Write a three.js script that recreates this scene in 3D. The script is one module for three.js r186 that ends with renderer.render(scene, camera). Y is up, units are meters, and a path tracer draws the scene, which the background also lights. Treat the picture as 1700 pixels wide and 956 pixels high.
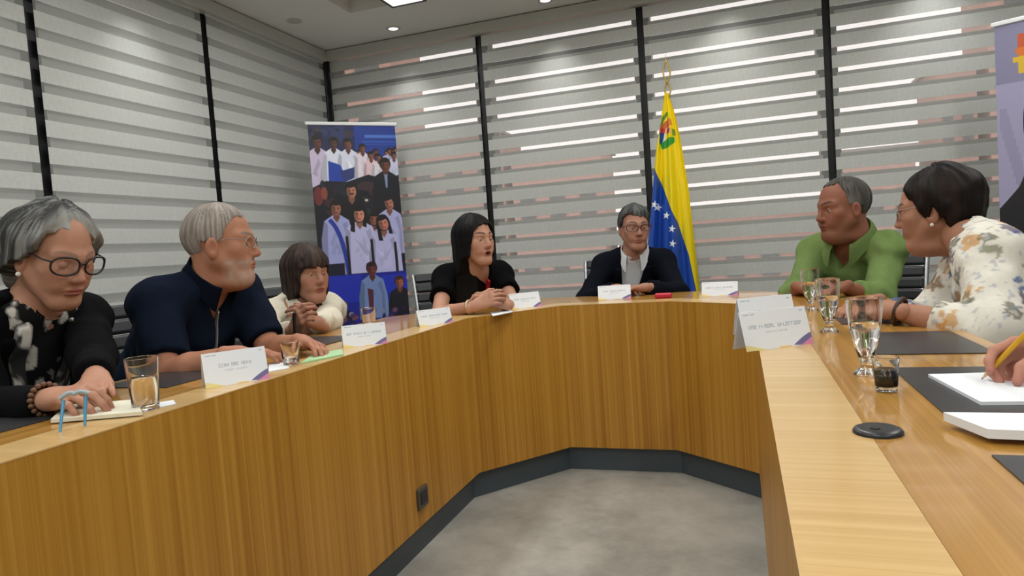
import * as THREE from 'three';
import { mergeGeometries } from 'three/addons/utils/BufferGeometryUtils.js';
import { RoundedBoxGeometry } from 'three/addons/geometries/RoundedBoxGeometry.js';
import { RectAreaLightUniformsLib } from 'three/addons/lights/RectAreaLightUniformsLib.js';

// ---------------------------------------------------------------- camera, sky, lights, exposure
RectAreaLightUniformsLib.init();
const scene = new THREE.Scene();
const renderer = new THREE.WebGLRenderer({ antialias: true });
renderer.toneMapping = THREE.LinearToneMapping;
renderer.toneMappingExposure = 1.0;
renderer.shadowMap.enabled = true;

const FOCAL = 1122.2, EYE = 1.0114;                       // focal length in pixels of the 1700 x 956 frame, lens height in metres
const YAW = 18.739 * Math.PI / 180, PITCH = 3.235 * Math.PI / 180, ROLL = 4.018 * Math.PI / 180;
const camera = new THREE.PerspectiveCamera(2 * Math.atan(478 / FOCAL) * 180 / Math.PI, 1700 / 956, 0.05, 200);
camera.position.set(0, EYE, 0);
camera.rotation.order = 'YXZ';
camera.rotation.set(-PITCH, YAW, -ROLL);
camera.updateMatrixWorld(true);
scene.add(camera);

scene.background = new THREE.Color().setRGB(1.0, 0.93, 0.9);   // bright hazy sky beyond the blinds
scene.backgroundIntensity = 1.9;

const LAMP_WHITE = new THREE.Color().setRGB(1.0, 0.985, 0.955);
const PANEL_POWER = 13, DOWN_POWER = 1.3;

// ---------------------------------------------------------------- helpers
const camR = new THREE.Vector3(), camU = new THREE.Vector3(), camF = new THREE.Vector3();
camera.matrixWorld.extractBasis(camR, camU, camF); camF.negate();
// the point that a photograph pixel shows at a distance along the optical axis
function at(u, v, depth) {
  return camera.position.clone().addScaledVector(camF, depth)
    .addScaledVector(camR, (u - 850) / FOCAL * depth).addScaledVector(camU, (478 - v) / FOCAL * depth);
}
// the point that a pixel shows on a level surface at height y
function atHeight(u, v, y) {
  const d = at(u, v, 1).sub(camera.position);
  return camera.position.clone().addScaledVector(d, (y - EYE) / d.y);
}
const V3 = (x, y, z) => new THREE.Vector3(x, y, z);
const clamp = (x, a, b) => Math.min(b, Math.max(a, x));
const mix = (a, b, t) => a + (b - a) * t;
const smooth = (a, b, x) => { const t = clamp((x - a) / (b - a), 0, 1); return t * t * (3 - 2 * t); };
let seed = 20240611;
const rnd = () => { seed = (seed * 1664525 + 1013904223) >>> 0; return seed / 4294967296; };
const RT = new Float32Array(4096); for (let i = 0; i < 4096; i++) RT[i] = rnd();
const hash3 = (i, j, k) => RT[((i * 73856093) ^ (j * 19349663) ^ (k * 83492791)) & 4095];
function noise3(x, y, z) {
  const i = Math.floor(x), j = Math.floor(y), k = Math.floor(z);
  let fx = x - i, fy = y - j, fz = z - k; fx = fx * fx * (3 - 2 * fx); fy = fy * fy * (3 - 2 * fy); fz = fz * fz * (3 - 2 * fz);
  const a = mix(mix(hash3(i, j, k), hash3(i + 1, j, k), fx), mix(hash3(i, j + 1, k), hash3(i + 1, j + 1, k), fx), fy);
  const b = mix(mix(hash3(i, j, k + 1), hash3(i + 1, j, k + 1), fx), mix(hash3(i, j + 1, k + 1), hash3(i + 1, j + 1, k + 1), fx), fy);
  return mix(a, b, fz) * 2 - 1;
}
const lin = (hex) => new THREE.Color(hex);
const taken = {};
function numbered(name) { const n = taken[name] = (taken[name] ?? -1) + 1; return n ? `${name}_${String(n).padStart(3, '0')}` : name; }
function mesh(name, geometry, material, parent = scene) {
  const m = new THREE.Mesh(geometry, material); m.castShadow = m.receiveShadow = true;
  m.name = parent === scene ? numbered(name) : name; parent.add(m); return m;
}
function tag(o, label, category, group) { o.userData.label = label; o.userData.category = category; if (group) o.userData.group = group; return o; }
function thing(name, label, category, pos = V3(0, 0, 0), turn = 0, group) {
  const g = new THREE.Group(); g.name = numbered(name); g.position.copy(pos); g.rotation.y = turn; scene.add(g); return tag(g, label, category, group);
}
function structure(o) { o.userData.kind = 'structure'; return o; }
const box = (x0, x1, y0, y1, z0, z1) => new THREE.BoxGeometry(Math.abs(x1 - x0), Math.abs(y1 - y0), Math.abs(z1 - z0)).translate((x0 + x1) / 2, (y0 + y1) / 2, (z0 + z1) / 2);
const mat = (color, roughness = 0.8, extra = {}) => new THREE.MeshStandardMaterial({ color, roughness, ...extra });
function dataTexture(w, h, fn, srgb = true) {
  const d = new Uint8Array(w * h * 4);
  for (let y = 0; y < h; y++) for (let x = 0; x < w; x++) { const c = fn(x, y); const o = (y * w + x) * 4; d[o] = clamp(c[0], 0, 255); d[o + 1] = clamp(c[1], 0, 255); d[o + 2] = clamp(c[2], 0, 255); d[o + 3] = 255; }
  const t = new THREE.DataTexture(d, w, h); t.wrapS = t.wrapT = THREE.RepeatWrapping; t.magFilter = THREE.LinearFilter; t.minFilter = THREE.LinearMipmapLinearFilter; t.generateMipmaps = true;
  if (srgb) t.colorSpace = THREE.SRGBColorSpace; t.needsUpdate = true; return t;
}
function canvasTexture(w, h, draw) {
  const c = document.createElement('canvas'); c.width = w; c.height = h; draw(c.getContext('2d'), w, h);
  const t = new THREE.CanvasTexture(c); t.colorSpace = THREE.SRGBColorSpace; return t;
}
// tube through points
function tube(points, r, seg = 24, rad = 8, closed = false) { return new THREE.TubeGeometry(new THREE.CatmullRomCurve3(points, closed, 'centripetal'), seg, r, rad, closed); }
function bar(a, b, r, r2 = r, rad = 10) {
  const d = b.clone().sub(a), g = new THREE.CylinderGeometry(r2, r, d.length(), rad);
  g.translate(0, d.length() / 2, 0); g.applyQuaternion(new THREE.Quaternion().setFromUnitVectors(V3(0, 1, 0), d.normalize())); return g.translate(a.x, a.y, a.z);
}
const lathe = (pts, seg = 32) => new THREE.LatheGeometry(pts.map(([x, y]) => new THREE.Vector2(x, y)), seg);

// ---------------------------------------------------------------- materials of the room
// 0.8 m x 0.8 m of straight veneer grain, running along v
function veneer(dark, light, contrast, sd) {
  const W = 1024, H = 256;
  return dataTexture(W, H, (x, y) => {
    const u = x / W, v = y / H, per = (f) => Math.min(u, 1 - u) < 0 ? 0 : f;
    const w = (f, s) => { const n1 = noise3(u * f + sd, v * 2 + s, s * 3.1), n2 = noise3((u - 1) * f + sd, v * 2 + s, s * 3.1), b = smooth(0.9, 1, u); return mix(n1, n2, b); };
    let t = 0.5 + contrast * (0.1 * w(7, 1) + 0.22 * w(44, 2) + 0.3 * w(120, 3) + 0.26 * w(420, 4));
    const pore = w(300, 7) > 0.62 ? -0.12 : 0; t = clamp(t + pore * contrast, 0, 1);
    return [mix(dark[0], light[0], t), mix(dark[1], light[1], t), mix(dark[2], light[2], t)];
  });
}
const grainTex = veneer([154, 107, 32], [203, 153, 68], 1.0, 3.3);     // one veneer for fronts and tops
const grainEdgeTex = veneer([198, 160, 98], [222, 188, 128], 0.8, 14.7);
const woodFront = new THREE.MeshPhysicalMaterial({ map: grainTex, roughness: 0.42, specularIntensity: 0.7 });
const woodTop = new THREE.MeshPhysicalMaterial({ map: grainTex, roughness: 0.4, clearcoat: 0.7, clearcoatRoughness: 0.06 });
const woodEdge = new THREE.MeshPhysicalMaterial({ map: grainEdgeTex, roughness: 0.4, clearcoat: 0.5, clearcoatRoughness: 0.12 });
const kickMat = mat(lin('#4c5860'), 0.45, { metalness: 0.3 });
const floorTex = dataTexture(512, 512, (x, y) => {
  const f = (s) => { const a = x / 512 * s, b = y / 512 * s, p = s; const e = (q, r) => noise3(q, r, s); const bx = smooth(0.85, 1, x / 512), by = smooth(0.85, 1, y / 512);
    return mix(mix(e(a, b), e(a - p, b), bx), mix(e(a, b - p), e(a - p, b - p), bx), by); };
  const t = 0.5 * f(6) + 0.35 * f(15) + 0.25 * f(42) + 0.15 * f(120);
  return [160 + 26 * t, 158 + 25 * t, 150 + 25 * t];
});
floorTex.repeat.set(1 / 1.6, 1 / 1.6);
const weaveTex = dataTexture(64, 64, (x, y) => { const a = (x % 4 < 2) !== (y % 4 < 2) ? 255 : 120; return [a, a, a]; }, false);
const weaveCol = dataTexture(128, 128, (x, y) => { const n = 2.5 * noise3(x / 3, y / 40, 1) + 2.5 * noise3(x / 40, y / 2.5, 5) + 4 * noise3(x / 2, y / 2, 9); return [188 + n, 191 + n, 187 + n]; });
const blindMat = mat(0xffffff, 0.85, { map: weaveCol, bumpMap: weaveTex, bumpScale: 0.0003 });
const sheerMat = mat(lin('#a9aca8'), 0.9, { transparent: true, opacity: 0.3 });
const paint = mat(lin('#b9bab4'), 0.85), ceilMat = mat(lin('#dfe0dc'), 0.9), fasciaMat = mat(lin('#bfc1bb'), 0.6);
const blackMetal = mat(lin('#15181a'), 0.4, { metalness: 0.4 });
const glassPane = new THREE.MeshPhysicalMaterial({ color: 0xffffff, transmission: 1, thickness: 0, roughness: 0.02, ior: 1.5 });

// ---------------------------------------------------------------- room shell (x to the right, -z to the far wall)
const XL = -2.79, ZB = -4.36, XR = 2.3, ZN = 2.6, CEIL = 2.548, HEAD = 2.47;
{
  const g = new THREE.PlaneGeometry(1, 1); g.dispose();
  const fl = box(XL - 0.3, XR + 0.3, -0.12, 0, ZB - 0.3, ZN + 0.3), p = fl.attributes.position, uv = fl.attributes.uv;
  for (let i = 0; i < p.count; i++) uv.setXY(i, p.getX(i), p.getZ(i));
  structure(mesh('floor', fl, mat(0xffffff, 0.55, { map: floorTex })));
}
// ceiling: a border strip round a shallow recess
const RX0 = -2.22, RX1 = 1.75, RZ0 = -3.79, RZ1 = 2.0;
{
  const parts = [box(XL - 0.3, RX0, CEIL, CEIL + 0.1, ZB - 0.3, ZN + 0.3), box(RX1, XR + 0.3, CEIL, CEIL + 0.1, ZB - 0.3, ZN + 0.3), box(RX0, RX1, CEIL, CEIL + 0.1, ZB - 0.3, RZ0), box(RX0, RX1, CEIL, CEIL + 0.1, RZ1, ZN + 0.3), box(XL - 0.3, XR + 0.3, CEIL + 0.1, CEIL + 0.2, ZB - 0.3, ZN + 0.3)];
  structure(mesh('ceiling', mergeGeometries(parts), ceilMat));
}
structure(mesh('wall_right', box(XR, XR + 0.2, 0, CEIL, ZB - 0.3, ZN), paint));
structure(mesh('wall_near', box(XL - 0.3, XR + 0.3, 0, CEIL, ZN, ZN + 0.2), paint));
// window walls: sill wall, head wall, dark mullions, transom, panes; openings between them
const leftPosts = [-4.36, -3.17, -2.15, -1.13, -0.11, 0.91, 1.93], backPosts = [-2.79, -1.6, -0.52, 0.537, 1.6];
const SILL = 0.12, OUT = 0.14;     // depth of the window wall behind the blinds
{
  const wl = structure(mesh('wall_left', mergeGeometries([box(XL - 0.28, XL - OUT + 0.04, 0, SILL, ZB, ZN), box(XL - 0.28, XL - OUT + 0.04, HEAD + 0.03, CEIL, ZB, ZN), box(XL - 0.28, XL - OUT + 0.04, SILL, HEAD + 0.03, leftPosts[6], ZN)]), paint));
  const wb = structure(mesh('wall_back', mergeGeometries([box(XL - 0.28, XR, 0, SILL, ZB - OUT + 0.04, ZB - 0.28), box(XL - 0.28, XR, HEAD + 0.03, CEIL, ZB - OUT + 0.04, ZB - 0.28), box(backPosts[4], XR, SILL, HEAD + 0.03, ZB - 0.001, ZB - 0.28)]), paint));
  // the fascia that hides the blind rollers, under the ceiling edge
  structure(mesh('trim_1', box(XL + 0.018, XL - 0.05, HEAD, CEIL - 0.007, ZB - 0.05, ZN), fasciaMat));
  structure(mesh('trim_2', box(XL + 0.019, XR, HEAD + 0.003, CEIL - 0.007, ZB + 0.018, ZB - 0.05), fasciaMat));
  let n = 0;
  const windowUnit = (axis, a, b) => {
    const w = new THREE.Group(); w.name = `window_${++n}`; scene.add(w); structure(w);
    const f = (a0, a1, y0, y1, d0, d1) => axis === 'x' ? box(a0, a1, y0, y1, ZB - OUT - d0, ZB - OUT - d1) : box(XL - OUT - d0, XL - OUT - d1, y0, y1, a0, a1);
    const m = 0.024;
    mesh('window_frame', mergeGeometries([f(a, a + m, SILL, HEAD + 0.03, 0, 0.07), f(b - m, b, SILL, HEAD + 0.03, 0, 0.07), f(a, b, SILL, SILL + 0.05, 0, 0.07), f(a, b, HEAD - 0.01, HEAD + 0.03, 0, 0.07)]), blackMetal, w);
    if (axis === 'x') mesh('transom', f(a + m, b - m, 2.258, 2.312, 0.005, 0.06), blackMetal, w);
    mesh('pane', f(a + m, b - m, SILL + 0.05, HEAD - 0.01, 0.03, 0.032), glassPane, w);
  };
  for (let i = 0; i < 4; i++) windowUnit('x', backPosts[i], backPosts[i + 1]);
  for (let i = 0; i < 6; i++) windowUnit('z', leftPosts[i], leftPosts[i + 1]);
  // dark cover strips on the mullions, seen between neighbouring blinds
  let k = 2;
  for (const x of backPosts.slice(1)) structure(mesh(`trim_${++k}`, box(x - 0.055, x + 0.055, 0, HEAD, ZB - 0.038, ZB - OUT), blackMetal));
  for (const z of leftPosts.slice(1)) structure(mesh(`trim_${++k}`, box(XL - 0.038, XL - OUT, 0, HEAD, z - 0.085, z + 0.085), blackMetal));
  structure(mesh(`trim_${++k}`, mergeGeometries([box(XL - 0.14, XL + 0.028, 0, HEAD, ZB - 0.14, ZB - 0.04), box(XL - 0.14, XL - 0.04, 0, HEAD, ZB - 0.04, ZB + 0.03), box(XL - 0.05, XL + 0.004, CEIL - 0.008, CEIL, ZB - 0.05, ZN), box(XL, XR, CEIL - 0.008, CEIL, ZB - 0.05, ZB + 0.004), box(XL - 0.01, XL + 0.024, 0, HEAD, ZB - 0.04, ZB + 0.012)]), blackMetal));  // corner post, plus thin black strips painting in the shadow line between fascia and ceiling
}
// ---------------------------------------------------------------- day-and-night blinds: two layers of alternating bands
const PITCH_Y = 0.1165;
function bandGeo(len, h, axis) {
  const g = axis === 'x' ? new THREE.BoxGeometry(len, h, 0.0012) : new THREE.BoxGeometry(0.0012, h, len), p = g.attributes.position, uv = g.attributes.uv;
  for (let i = 0; i < p.count; i++) uv.setXY(i, (axis === 'x' ? p.getX(i) : p.getZ(i)) * 4, p.getY(i) * 4);
  return g;
}
function blind(axis, a, b, y0, slit, label, group) {
  const len = b - a - 0.042, c = (a + b) / 2;
  const g = axis === 'x' ? thing('zebra_blind', label, 'blind', V3(c, 0, ZB), 0, group) : thing('zebra_blind', label, 'blind', V3(XL, 0, c), 0, group);
  const front = bandGeo(len, PITCH_Y * 0.62, axis), rearH = PITCH_Y * 0.38 - slit + 0.008, rear = bandGeo(len - 0.05, rearH, axis), sheerG = bandGeo(len, PITCH_Y * 0.38, axis);
  const off = (d) => axis === 'x' ? V3(0, 0, -d) : V3(-d, 0, 0);
  for (let k = -4; k < 19; k++) {
    const yb = y0 - k * PITCH_Y;                          // foot of the front band; the open slit lies just under it
    if (yb + PITCH_Y * 0.62 > HEAD + 0.06 || yb - PITCH_Y < 0.1) continue;
    const f = mesh('band', front, blindMat, g); f.position.copy(off(0.012)); f.position.y = yb + PITCH_Y * 0.31;
    if (k < 18) { const sh = mesh('sheer_band', sheerG, sheerMat, g); sh.position.copy(off(0.012)); sh.position.y = yb - PITCH_Y * 0.19; }
    const r = mesh('rear_band', rear, blindMat, g); r.position.copy(off(0.028)); r.position.y = yb - slit - rearH / 2;
  }
  const tube_ = mesh('bottom_rail', axis === 'x' ? new RoundedBoxGeometry(len, 0.03, 0.03, 2, 0.008) : new RoundedBoxGeometry(0.03, 0.03, len, 2, 0.008), fasciaMat, g);
  tube_.position.copy(off(0.023)); tube_.position.y = 0.075;
  return g;
}
const backNames = ['between the corner post and the first dark mullion, behind the photo banner', 'behind the black haired woman in black', 'behind the flag and the green shirt', 'behind the woman in the floral blouse'];
for (let i = 0; i < 4; i++) blind('x', backPosts[i], backPosts[i + 1], 2.158, 0.021, 'grey zebra blind ' + backNames[i], 'blinds on the far window wall');
const leftNames = ['beside the photo banner in the corner', 'behind the man in the navy polo', 'behind the woman in the black jacket', 'beside the end of the table nearest the grey haired woman', 'between the table end and the plain near wall piece', 'next to the plain wall piece in the near corner'];
for (let i = 0; i < 6; i++) blind('z', leftPosts[i], leftPosts[i + 1], 1.987, -0.006, 'closed pale zebra blind ' + leftNames[i], 'blinds on the closed window wall');

// ---------------------------------------------------------------- the street outside, far below and across
{
  const plaster = mat(lin('#b08a80'), 0.9), plasterDark = mat(lin('#a47f75'), 0.9), pane = mat(lin('#4f4f52'), 0.25), ground = mat(lin('#8d8580'), 0.95);
  const gnd = structure(mesh('ground', box(-150, 150, -24.5, -24, -200, ZB - 3), ground)); 
  const b = (label, m, x0, x1, top, z, deep, cols, rows) => {
    const g = thing('building', label, 'building', V3((x0 + x1) / 2, -24, z - deep / 2), 0, 'buildings across the street');
    const w = x1 - x0, h = top + 24;
    mesh('wall', box(-w / 2, w / 2, 0, h, -deep / 2, deep / 2), m, g);
    mesh('roof_slab', box(-w / 2 - 0.15, w / 2 + 0.15, h, h + 0.12, -deep / 2 - 0.15, deep / 2 + 0.15), ground, g);
    const geo = new THREE.BoxGeometry(w / cols * 0.5, 1.3, 0.1);
    for (let i = 0; i < cols; i++) for (let j = 0; j < rows; j++) { const wd = mesh('window', geo, pane, g); wd.position.set(-w / 2 + (i + 0.5) * w / cols, h - 2.2 - j * 3, deep / 2 + 0.03); }
  };
  b('tall pinkish tower seen through the slits beside the photo banner', plaster, -26, -15.6, 19, -30, 3.4, 4, 5);
  b('stepped block seen through the slits above the black haired woman', plasterDark, -15.2, -10.2, 6.4, -30, 3, 3, 3);
  b('lower block seen through the slits beside the grey haired man in blazer', plaster, -9.8, -5.6, 5.2, -30, 3, 3, 3);
  b('low wide block seen through the slits behind the flag', plasterDark, -5.2, 3.4, 2.0, -31, 3, 6, 2);
  b('block seen through the slits above the woman in floral blouse', plaster, 3.8, 6.6, 3.9, -30, 3, 3, 3);
  b('narrow block seen through the slits above the hair of the floral blouse', plasterDark, 7.4, 8.7, 6.8, -30, 3, 2, 3);
  b('tall block seen through the slits beside the lavender banner', plaster, 9.1, 18, 17, -30, 3, 4, 5);
}
// ---------------------------------------------------------------- lamps
const glow = new THREE.MeshStandardMaterial({ color: 0xffffff, emissive: LAMP_WHITE, emissiveIntensity: 1.6 });
function rectLight(x, y, z, w, l, power) {
  const r = new THREE.RectAreaLight(LAMP_WHITE, power, w, l); r.position.set(x, y, z); r.rotation.x = -Math.PI / 2; r.castShadow = true; scene.add(r); return r;
}
for (const [x, label] of [[-1.78, 'long suspended ceiling light panel near the left window wall'], [-0.25, 'long suspended ceiling light panel above the ring of tables'], [1.25, 'long suspended ceiling light panel near the right wall']]) for (const [z, l] of [[-2.51, 2.4], [0.5, 2.4]]) {
  const g = thing('linear_light', label + (z < -1 ? ', far half' : ', near half'), 'ceiling light', V3(x, 2.5, z), 0, 'suspended light panels');
  mesh('housing', mergeGeometries([box(-0.115, -0.1, 0, 0.05, -l / 2 - 0.015, l / 2 + 0.015), box(0.1, 0.115, 0, 0.05, -l / 2 - 0.015, l / 2 + 0.015), box(-0.1, 0.1, 0, 0.05, -l / 2 - 0.015, -l / 2), box(-0.1, 0.1, 0, 0.05, l / 2, l / 2 + 0.015), box(-0.1, 0.1, 0.03, 0.05, -l / 2, l / 2)]), mat(lin('#3a3c3c'), 0.5), g);
  mesh('diffuser', box(-0.1, 0.1, 0.004, 0.02, -l / 2, l / 2), glow, g);
  for (const s of [-1, 1]) mesh('hanger', bar(V3(0, 0.05, s * l * 0.4), V3(0, 0.148, s * l * 0.4), 0.004), blackMetal, g);
  rectLight(x, 2.497, z, 0.2, l, PANEL_POWER);
}
const downs = [[-2.127, -4.173, 1], [-1.07, -4.189, 1], [0.0, -4.19, 1], [1.06, -4.19, 1], [-2.59, -3.73, 0], [-2.59, -2.67, 1], [-2.59, -1.6, 1], [-2.59, -0.55, 1]];
const downNames = ['round recessed downlight above the photo banner', 'round recessed downlight above the black haired woman', 'round recessed downlight above the flag', 'round recessed downlight above the lavender banner', 'round unlit ceiling downlight beside the recess corner', 'round recessed downlight above the man in navy polo', 'round recessed downlight above the empty black chair', 'round recessed downlight above the woman in the black jacket'];
downs.forEach(([x, z, on], i) => {
  const g = thing('downlight', downNames[i], 'downlight', V3(x, CEIL, z), 0, 'round downlights along the window walls');
  mesh('trim_ring', lathe([[0.032, -0.001], [0.034, -0.006], [0.046, -0.006], [0.05, -0.001]]), fasciaMat, g);
  mesh('lens', new THREE.CylinderGeometry(0.032, 0.032, 0.003, 24).translate(0, -0.002, 0), on ? glow : mat(lin('#b0b2ad'), 0.5), g);
  if (on) { const s = new THREE.SpotLight(LAMP_WHITE, DOWN_POWER, 0, 0.75, 0.8, 2); s.position.set(x, CEIL - 0.012, z); s.target.position.set(x, 0, z); s.castShadow = true; s.shadow.radius = 1.5; scene.add(s, s.target); }
});
// ---------------------------------------------------------------- the ring table
const TOP = 0.75;
const inner = [[-1.052, 0.7], [-1.052, -2.52], [-0.757, -2.9], [-0.292, -2.9], [0.032, -2.64], [0.032, 0.7]];
function offsetLine(d) {           // the inner edge line moved outwards by d, mitred at the corners
  return inner.map((p, i) => {
    const ns = [];
    for (const [a, b] of [[i - 1, i], [i, i + 1]]) if (a >= 0 && b < inner.length) { const q = inner[a], r = inner[b], l = Math.hypot(r[0] - q[0], r[1] - q[1]); ns.push([(r[1] - q[1]) / l, -(r[0] - q[0]) / l]); }
    if (ns.length === 1) return [p[0] + ns[0][0] * d, p[1] + ns[0][1] * d];
    const k = d / (1 + ns[0][0] * ns[1][0] + ns[0][1] * ns[1][1]);
    return [p[0] + (ns[0][0] + ns[1][0]) * k, p[1] + (ns[0][1] + ns[1][1]) * k];
  });
}
// one straight piece between two offsets; uv in metres / 0.8, grain (v) up, along or across the piece
function tablePiece(i, d0, d1, y0, y1, grain) {
  const A = offsetLine(d0), B = offsetLine(d1), q = [A[i], A[i + 1], B[i + 1], B[i]];
  const [ax, az] = inner[i], l = Math.hypot(inner[i + 1][0] - ax, inner[i + 1][1] - az), tx = (inner[i + 1][0] - ax) / l, tz = (inner[i + 1][1] - az) / l;
  const pos = [], uvs = [], face = (pts, kind) => {
    for (const k of [0, 1, 2, 0, 2, 3]) {
      const [x, y, z] = pts[k]; pos.push(x, y, z);
      const s = (x - ax) * tx + (z - az) * tz + i * 0.37, w = -(x - ax) * tz + (z - az) * tx;
      const uv = grain === 'up' ? (kind === 'top' ? [s, w * 0.5] : [s, y * 0.3]) : grain === 'along' ? (kind === 'top' ? [w, s * 0.3] : [y, s * 0.3]) : (kind === 'top' ? [s, w * 0.3] : [s, y * 0.3]);
      uvs.push(uv[0] / 0.8, uv[1] / 0.8);
    }
  };
  const T = q.map(([x, z]) => [x, y1, z]), Bt = q.map(([x, z]) => [x, y0, z]);
  face([T[0], T[1], T[2], T[3]], 'top'); face([Bt[3], Bt[2], Bt[1], Bt[0]], 'top');
  face([Bt[0], Bt[1], T[1], T[0]], 'side'); face([Bt[1], Bt[2], T[2], T[1]], 'end'); face([Bt[2], Bt[3], T[3], T[2]], 'side'); face([Bt[3], Bt[0], T[0], T[3]], 'end');
  const g = new THREE.BufferGeometry(); g.setAttribute('position', new THREE.Float32BufferAttribute(pos, 3)); g.setAttribute('uv', new THREE.Float32BufferAttribute(uvs, 2)); g.computeVertexNormals(); return g;
}
const DEPTH = 0.455;
const table = thing('conference_table', 'ring shaped honey wood conference table with angled far corners', 'table');
for (let i = 0; i < 5; i++) {
  mesh('front_panel', tablePiece(i, 0, 0.018, 0.11, TOP - 0.0025, 'up'), woodFront, table);
  mesh('toe_kick', tablePiece(i, 0.034, 0.05, 0, 0.12, 'along'), kickMat, table).userData.label = 'dark grey recessed toe kick';
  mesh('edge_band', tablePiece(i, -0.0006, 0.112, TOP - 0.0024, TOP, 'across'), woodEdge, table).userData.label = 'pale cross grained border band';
  mesh('table_top', tablePiece(i, 0.1124, DEPTH, TOP - 0.034, TOP, 'along'), woodTop, table);
  mesh('substrate', tablePiece(i, 0.0184, 0.1122, TOP - 0.034, TOP - 0.0026, 'along'), woodFront, table);
}
for (const [x0, x1] of [[-1.07, -1.052 - DEPTH + 0.04], [0.05, 0.032 + DEPTH - 0.04]]) mesh('end_support', box(x0, x1, 0, TOP - 0.034, 0.62, 0.66), woodFront, table);
{ // power outlet near the foot of the long front panel
  const o = tag(mesh('outlet', new RoundedBoxGeometry(0.012, 0.07, 0.07, 2, 0.004), mat(lin('#5b5a55'), 0.4, { metalness: 0.5 }), scene), 'small grey metal power outlet low on the wooden table front', 'outlet');
  o.position.set(-1.048, 0.205, -2.0);
  const s = mesh('socket', box(0, 0.003, -0.02, 0.02, -0.022, 0.022), mat(lin('#26282a'), 0.5), o); s.position.x = 0.0055;
}
// ---------------------------------------------------------------- things on the table
const leather = mat(lin('#2c2e31'), 0.36), paper = mat(lin('#eaf0f4'), 0.8), creamPaper = mat(lin('#e9e6d2'), 0.8);
const clearGlass = new THREE.MeshPhysicalMaterial({ color: 0xffffff, transmission: 1, thickness: 0.002, roughness: 0.0, ior: 1.48 });
const water = new THREE.MeshPhysicalMaterial({ color: 0xffffff, transmission: 1, thickness: 0.03, roughness: 0.0, ior: 1.33 });
// a thin sheet or pad with the given corner points (x, z) lying on a level surface
function slab(corners, y, h) {
  const c = corners.reduce((s, p) => [s[0] + p[0] / corners.length, s[1] + p[1] / corners.length], [0, 0]);
  const sh = new THREE.Shape(corners.map(([x, z]) => new THREE.Vector2(x - c[0], -(z - c[1]))));
  const g = new THREE.ExtrudeGeometry(sh, { depth: h, bevelEnabled: false }); g.rotateX(-Math.PI / 2);
  return [g, V3(c[0], y, c[1])];
}
function lay(name, corners, y, h, m, label, category, group) { const [g, p] = slab(corners, y, h); const o = tag(mesh(name, g, m), label, category, group); o.position.copy(p); return o; }
// desk pads along the arms
const padRight = [[1.5, 1.81, 'beside the middle footed glass of water'], [1.02, 1.36, 'under the writing hand and white papers'], [0.52, 0.85, 'next to the black cable disc'], [1.98, 2.3, 'under the forearm of the woman in floral blouse']];
for (const [d0, d1, w] of padRight) lay('desk_pad', [[0.25, -d0], [0.455, -d0], [0.455, -d1], [0.25, -d1]], TOP, 0.002, leather, 'black leather desk pad ' + w, 'desk pad', 'desk pads');
const padLeft = [[0.66, 0.99, 'under the cream notebook of the grey haired woman'], [1.2, 1.53, 'before the man in the navy polo'], [1.72, 2.05, 'before the woman in the cream shirt']];
for (const [d0, d1, w] of padLeft) lay('desk_pad', [[-1.26, -d0], [-1.47, -d0], [-1.47, -d1], [-1.26, -d1]], TOP, 0.002, leather, 'black leather desk pad ' + w, 'desk pad', 'desk pads');
{ // black cable disc
  const g = thing('cable_grommet', 'flat round black cable cover on the wooden table top', 'cable cover', V3(0.154, TOP, -0.936));
  mesh('cover', lathe([[0, 0.007], [0.022, 0.0075], [0.027, 0.0055], [0.0288, 0.003], [0.029, 0]], 48), mat(lin('#25272a'), 0.35), g);
  mesh('slot', new THREE.CylinderGeometry(0.006, 0.006, 0.001, 16).translate(-0.004, 0.0076, 0.006), mat(lin('#0c0c0c'), 0.6), g);
}
// name cards: folded tents with pale print
function cardTexture(words, sub, sd) {
  return canvasTexture(176, 96, (c, w, h) => {
    c.scale(176 / 512, 96 / 280); w = 512; h = 280;
    c.fillStyle = '#eaf1f8'; c.fillRect(0, 0, w, h);
    c.fillStyle = '#b9bfc8'; c.fillRect(28, 18, 46, 8); c.fillRect(82, 18, 30, 8); c.fillRect(w - 52, 20, 24, 10);
    c.fillStyle = '#ecdf9a'; c.beginPath(); c.moveTo(0, h); c.lineTo(0, h - 46); c.quadraticCurveTo(80, h - 26, 150, h); c.fill();
    c.fillStyle = '#f0cf8a'; c.fillRect(250, h - 9, 90, 9);
    c.fillStyle = '#73709f'; c.beginPath(); c.moveTo(w - 150, h - 8); c.quadraticCurveTo(w - 60, h - 70, w, h - 88); c.lineTo(w, h - 40); c.lineTo(w - 80, h); c.fill();
    c.fillStyle = '#d98bb4'; c.beginPath(); c.moveTo(w - 96, h); c.lineTo(w, h - 52); c.lineTo(w, h); c.fill();
    // rows of small letter strokes, too faint to read as in the photograph
    let s = sd * 977 + 13; const r = () => (s = (s * 16807) % 2147483647) / 2147483647;
    const row = (lens, y, size, color) => {
      c.fillStyle = color; const total = lens.reduce((q, n) => q + n + 0.8, -0.8) * size * 0.78; let x = (w - total) / 2;
      for (const n of lens) { for (let i = 0; i < n; i++) { const lw = size * 0.58; c.fillRect(x, y, size * 0.16, size); if (r() > 0.4) c.fillRect(x, y, lw, size * 0.16); if (r() > 0.5) c.fillRect(x, y + size * 0.42, lw, size * 0.15); if (r() > 0.5) c.fillRect(x, y + size * 0.85, lw, size * 0.15); if (r() > 0.5) c.fillRect(x + lw - size * 0.16, y, size * 0.16, size); x += size * 0.78; } x += size * 0.62; }
    };
    row(words, 100, 27, '#9fb0bd'); row(sub, 150, 13, '#b4c0ca');
  });
}
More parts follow.
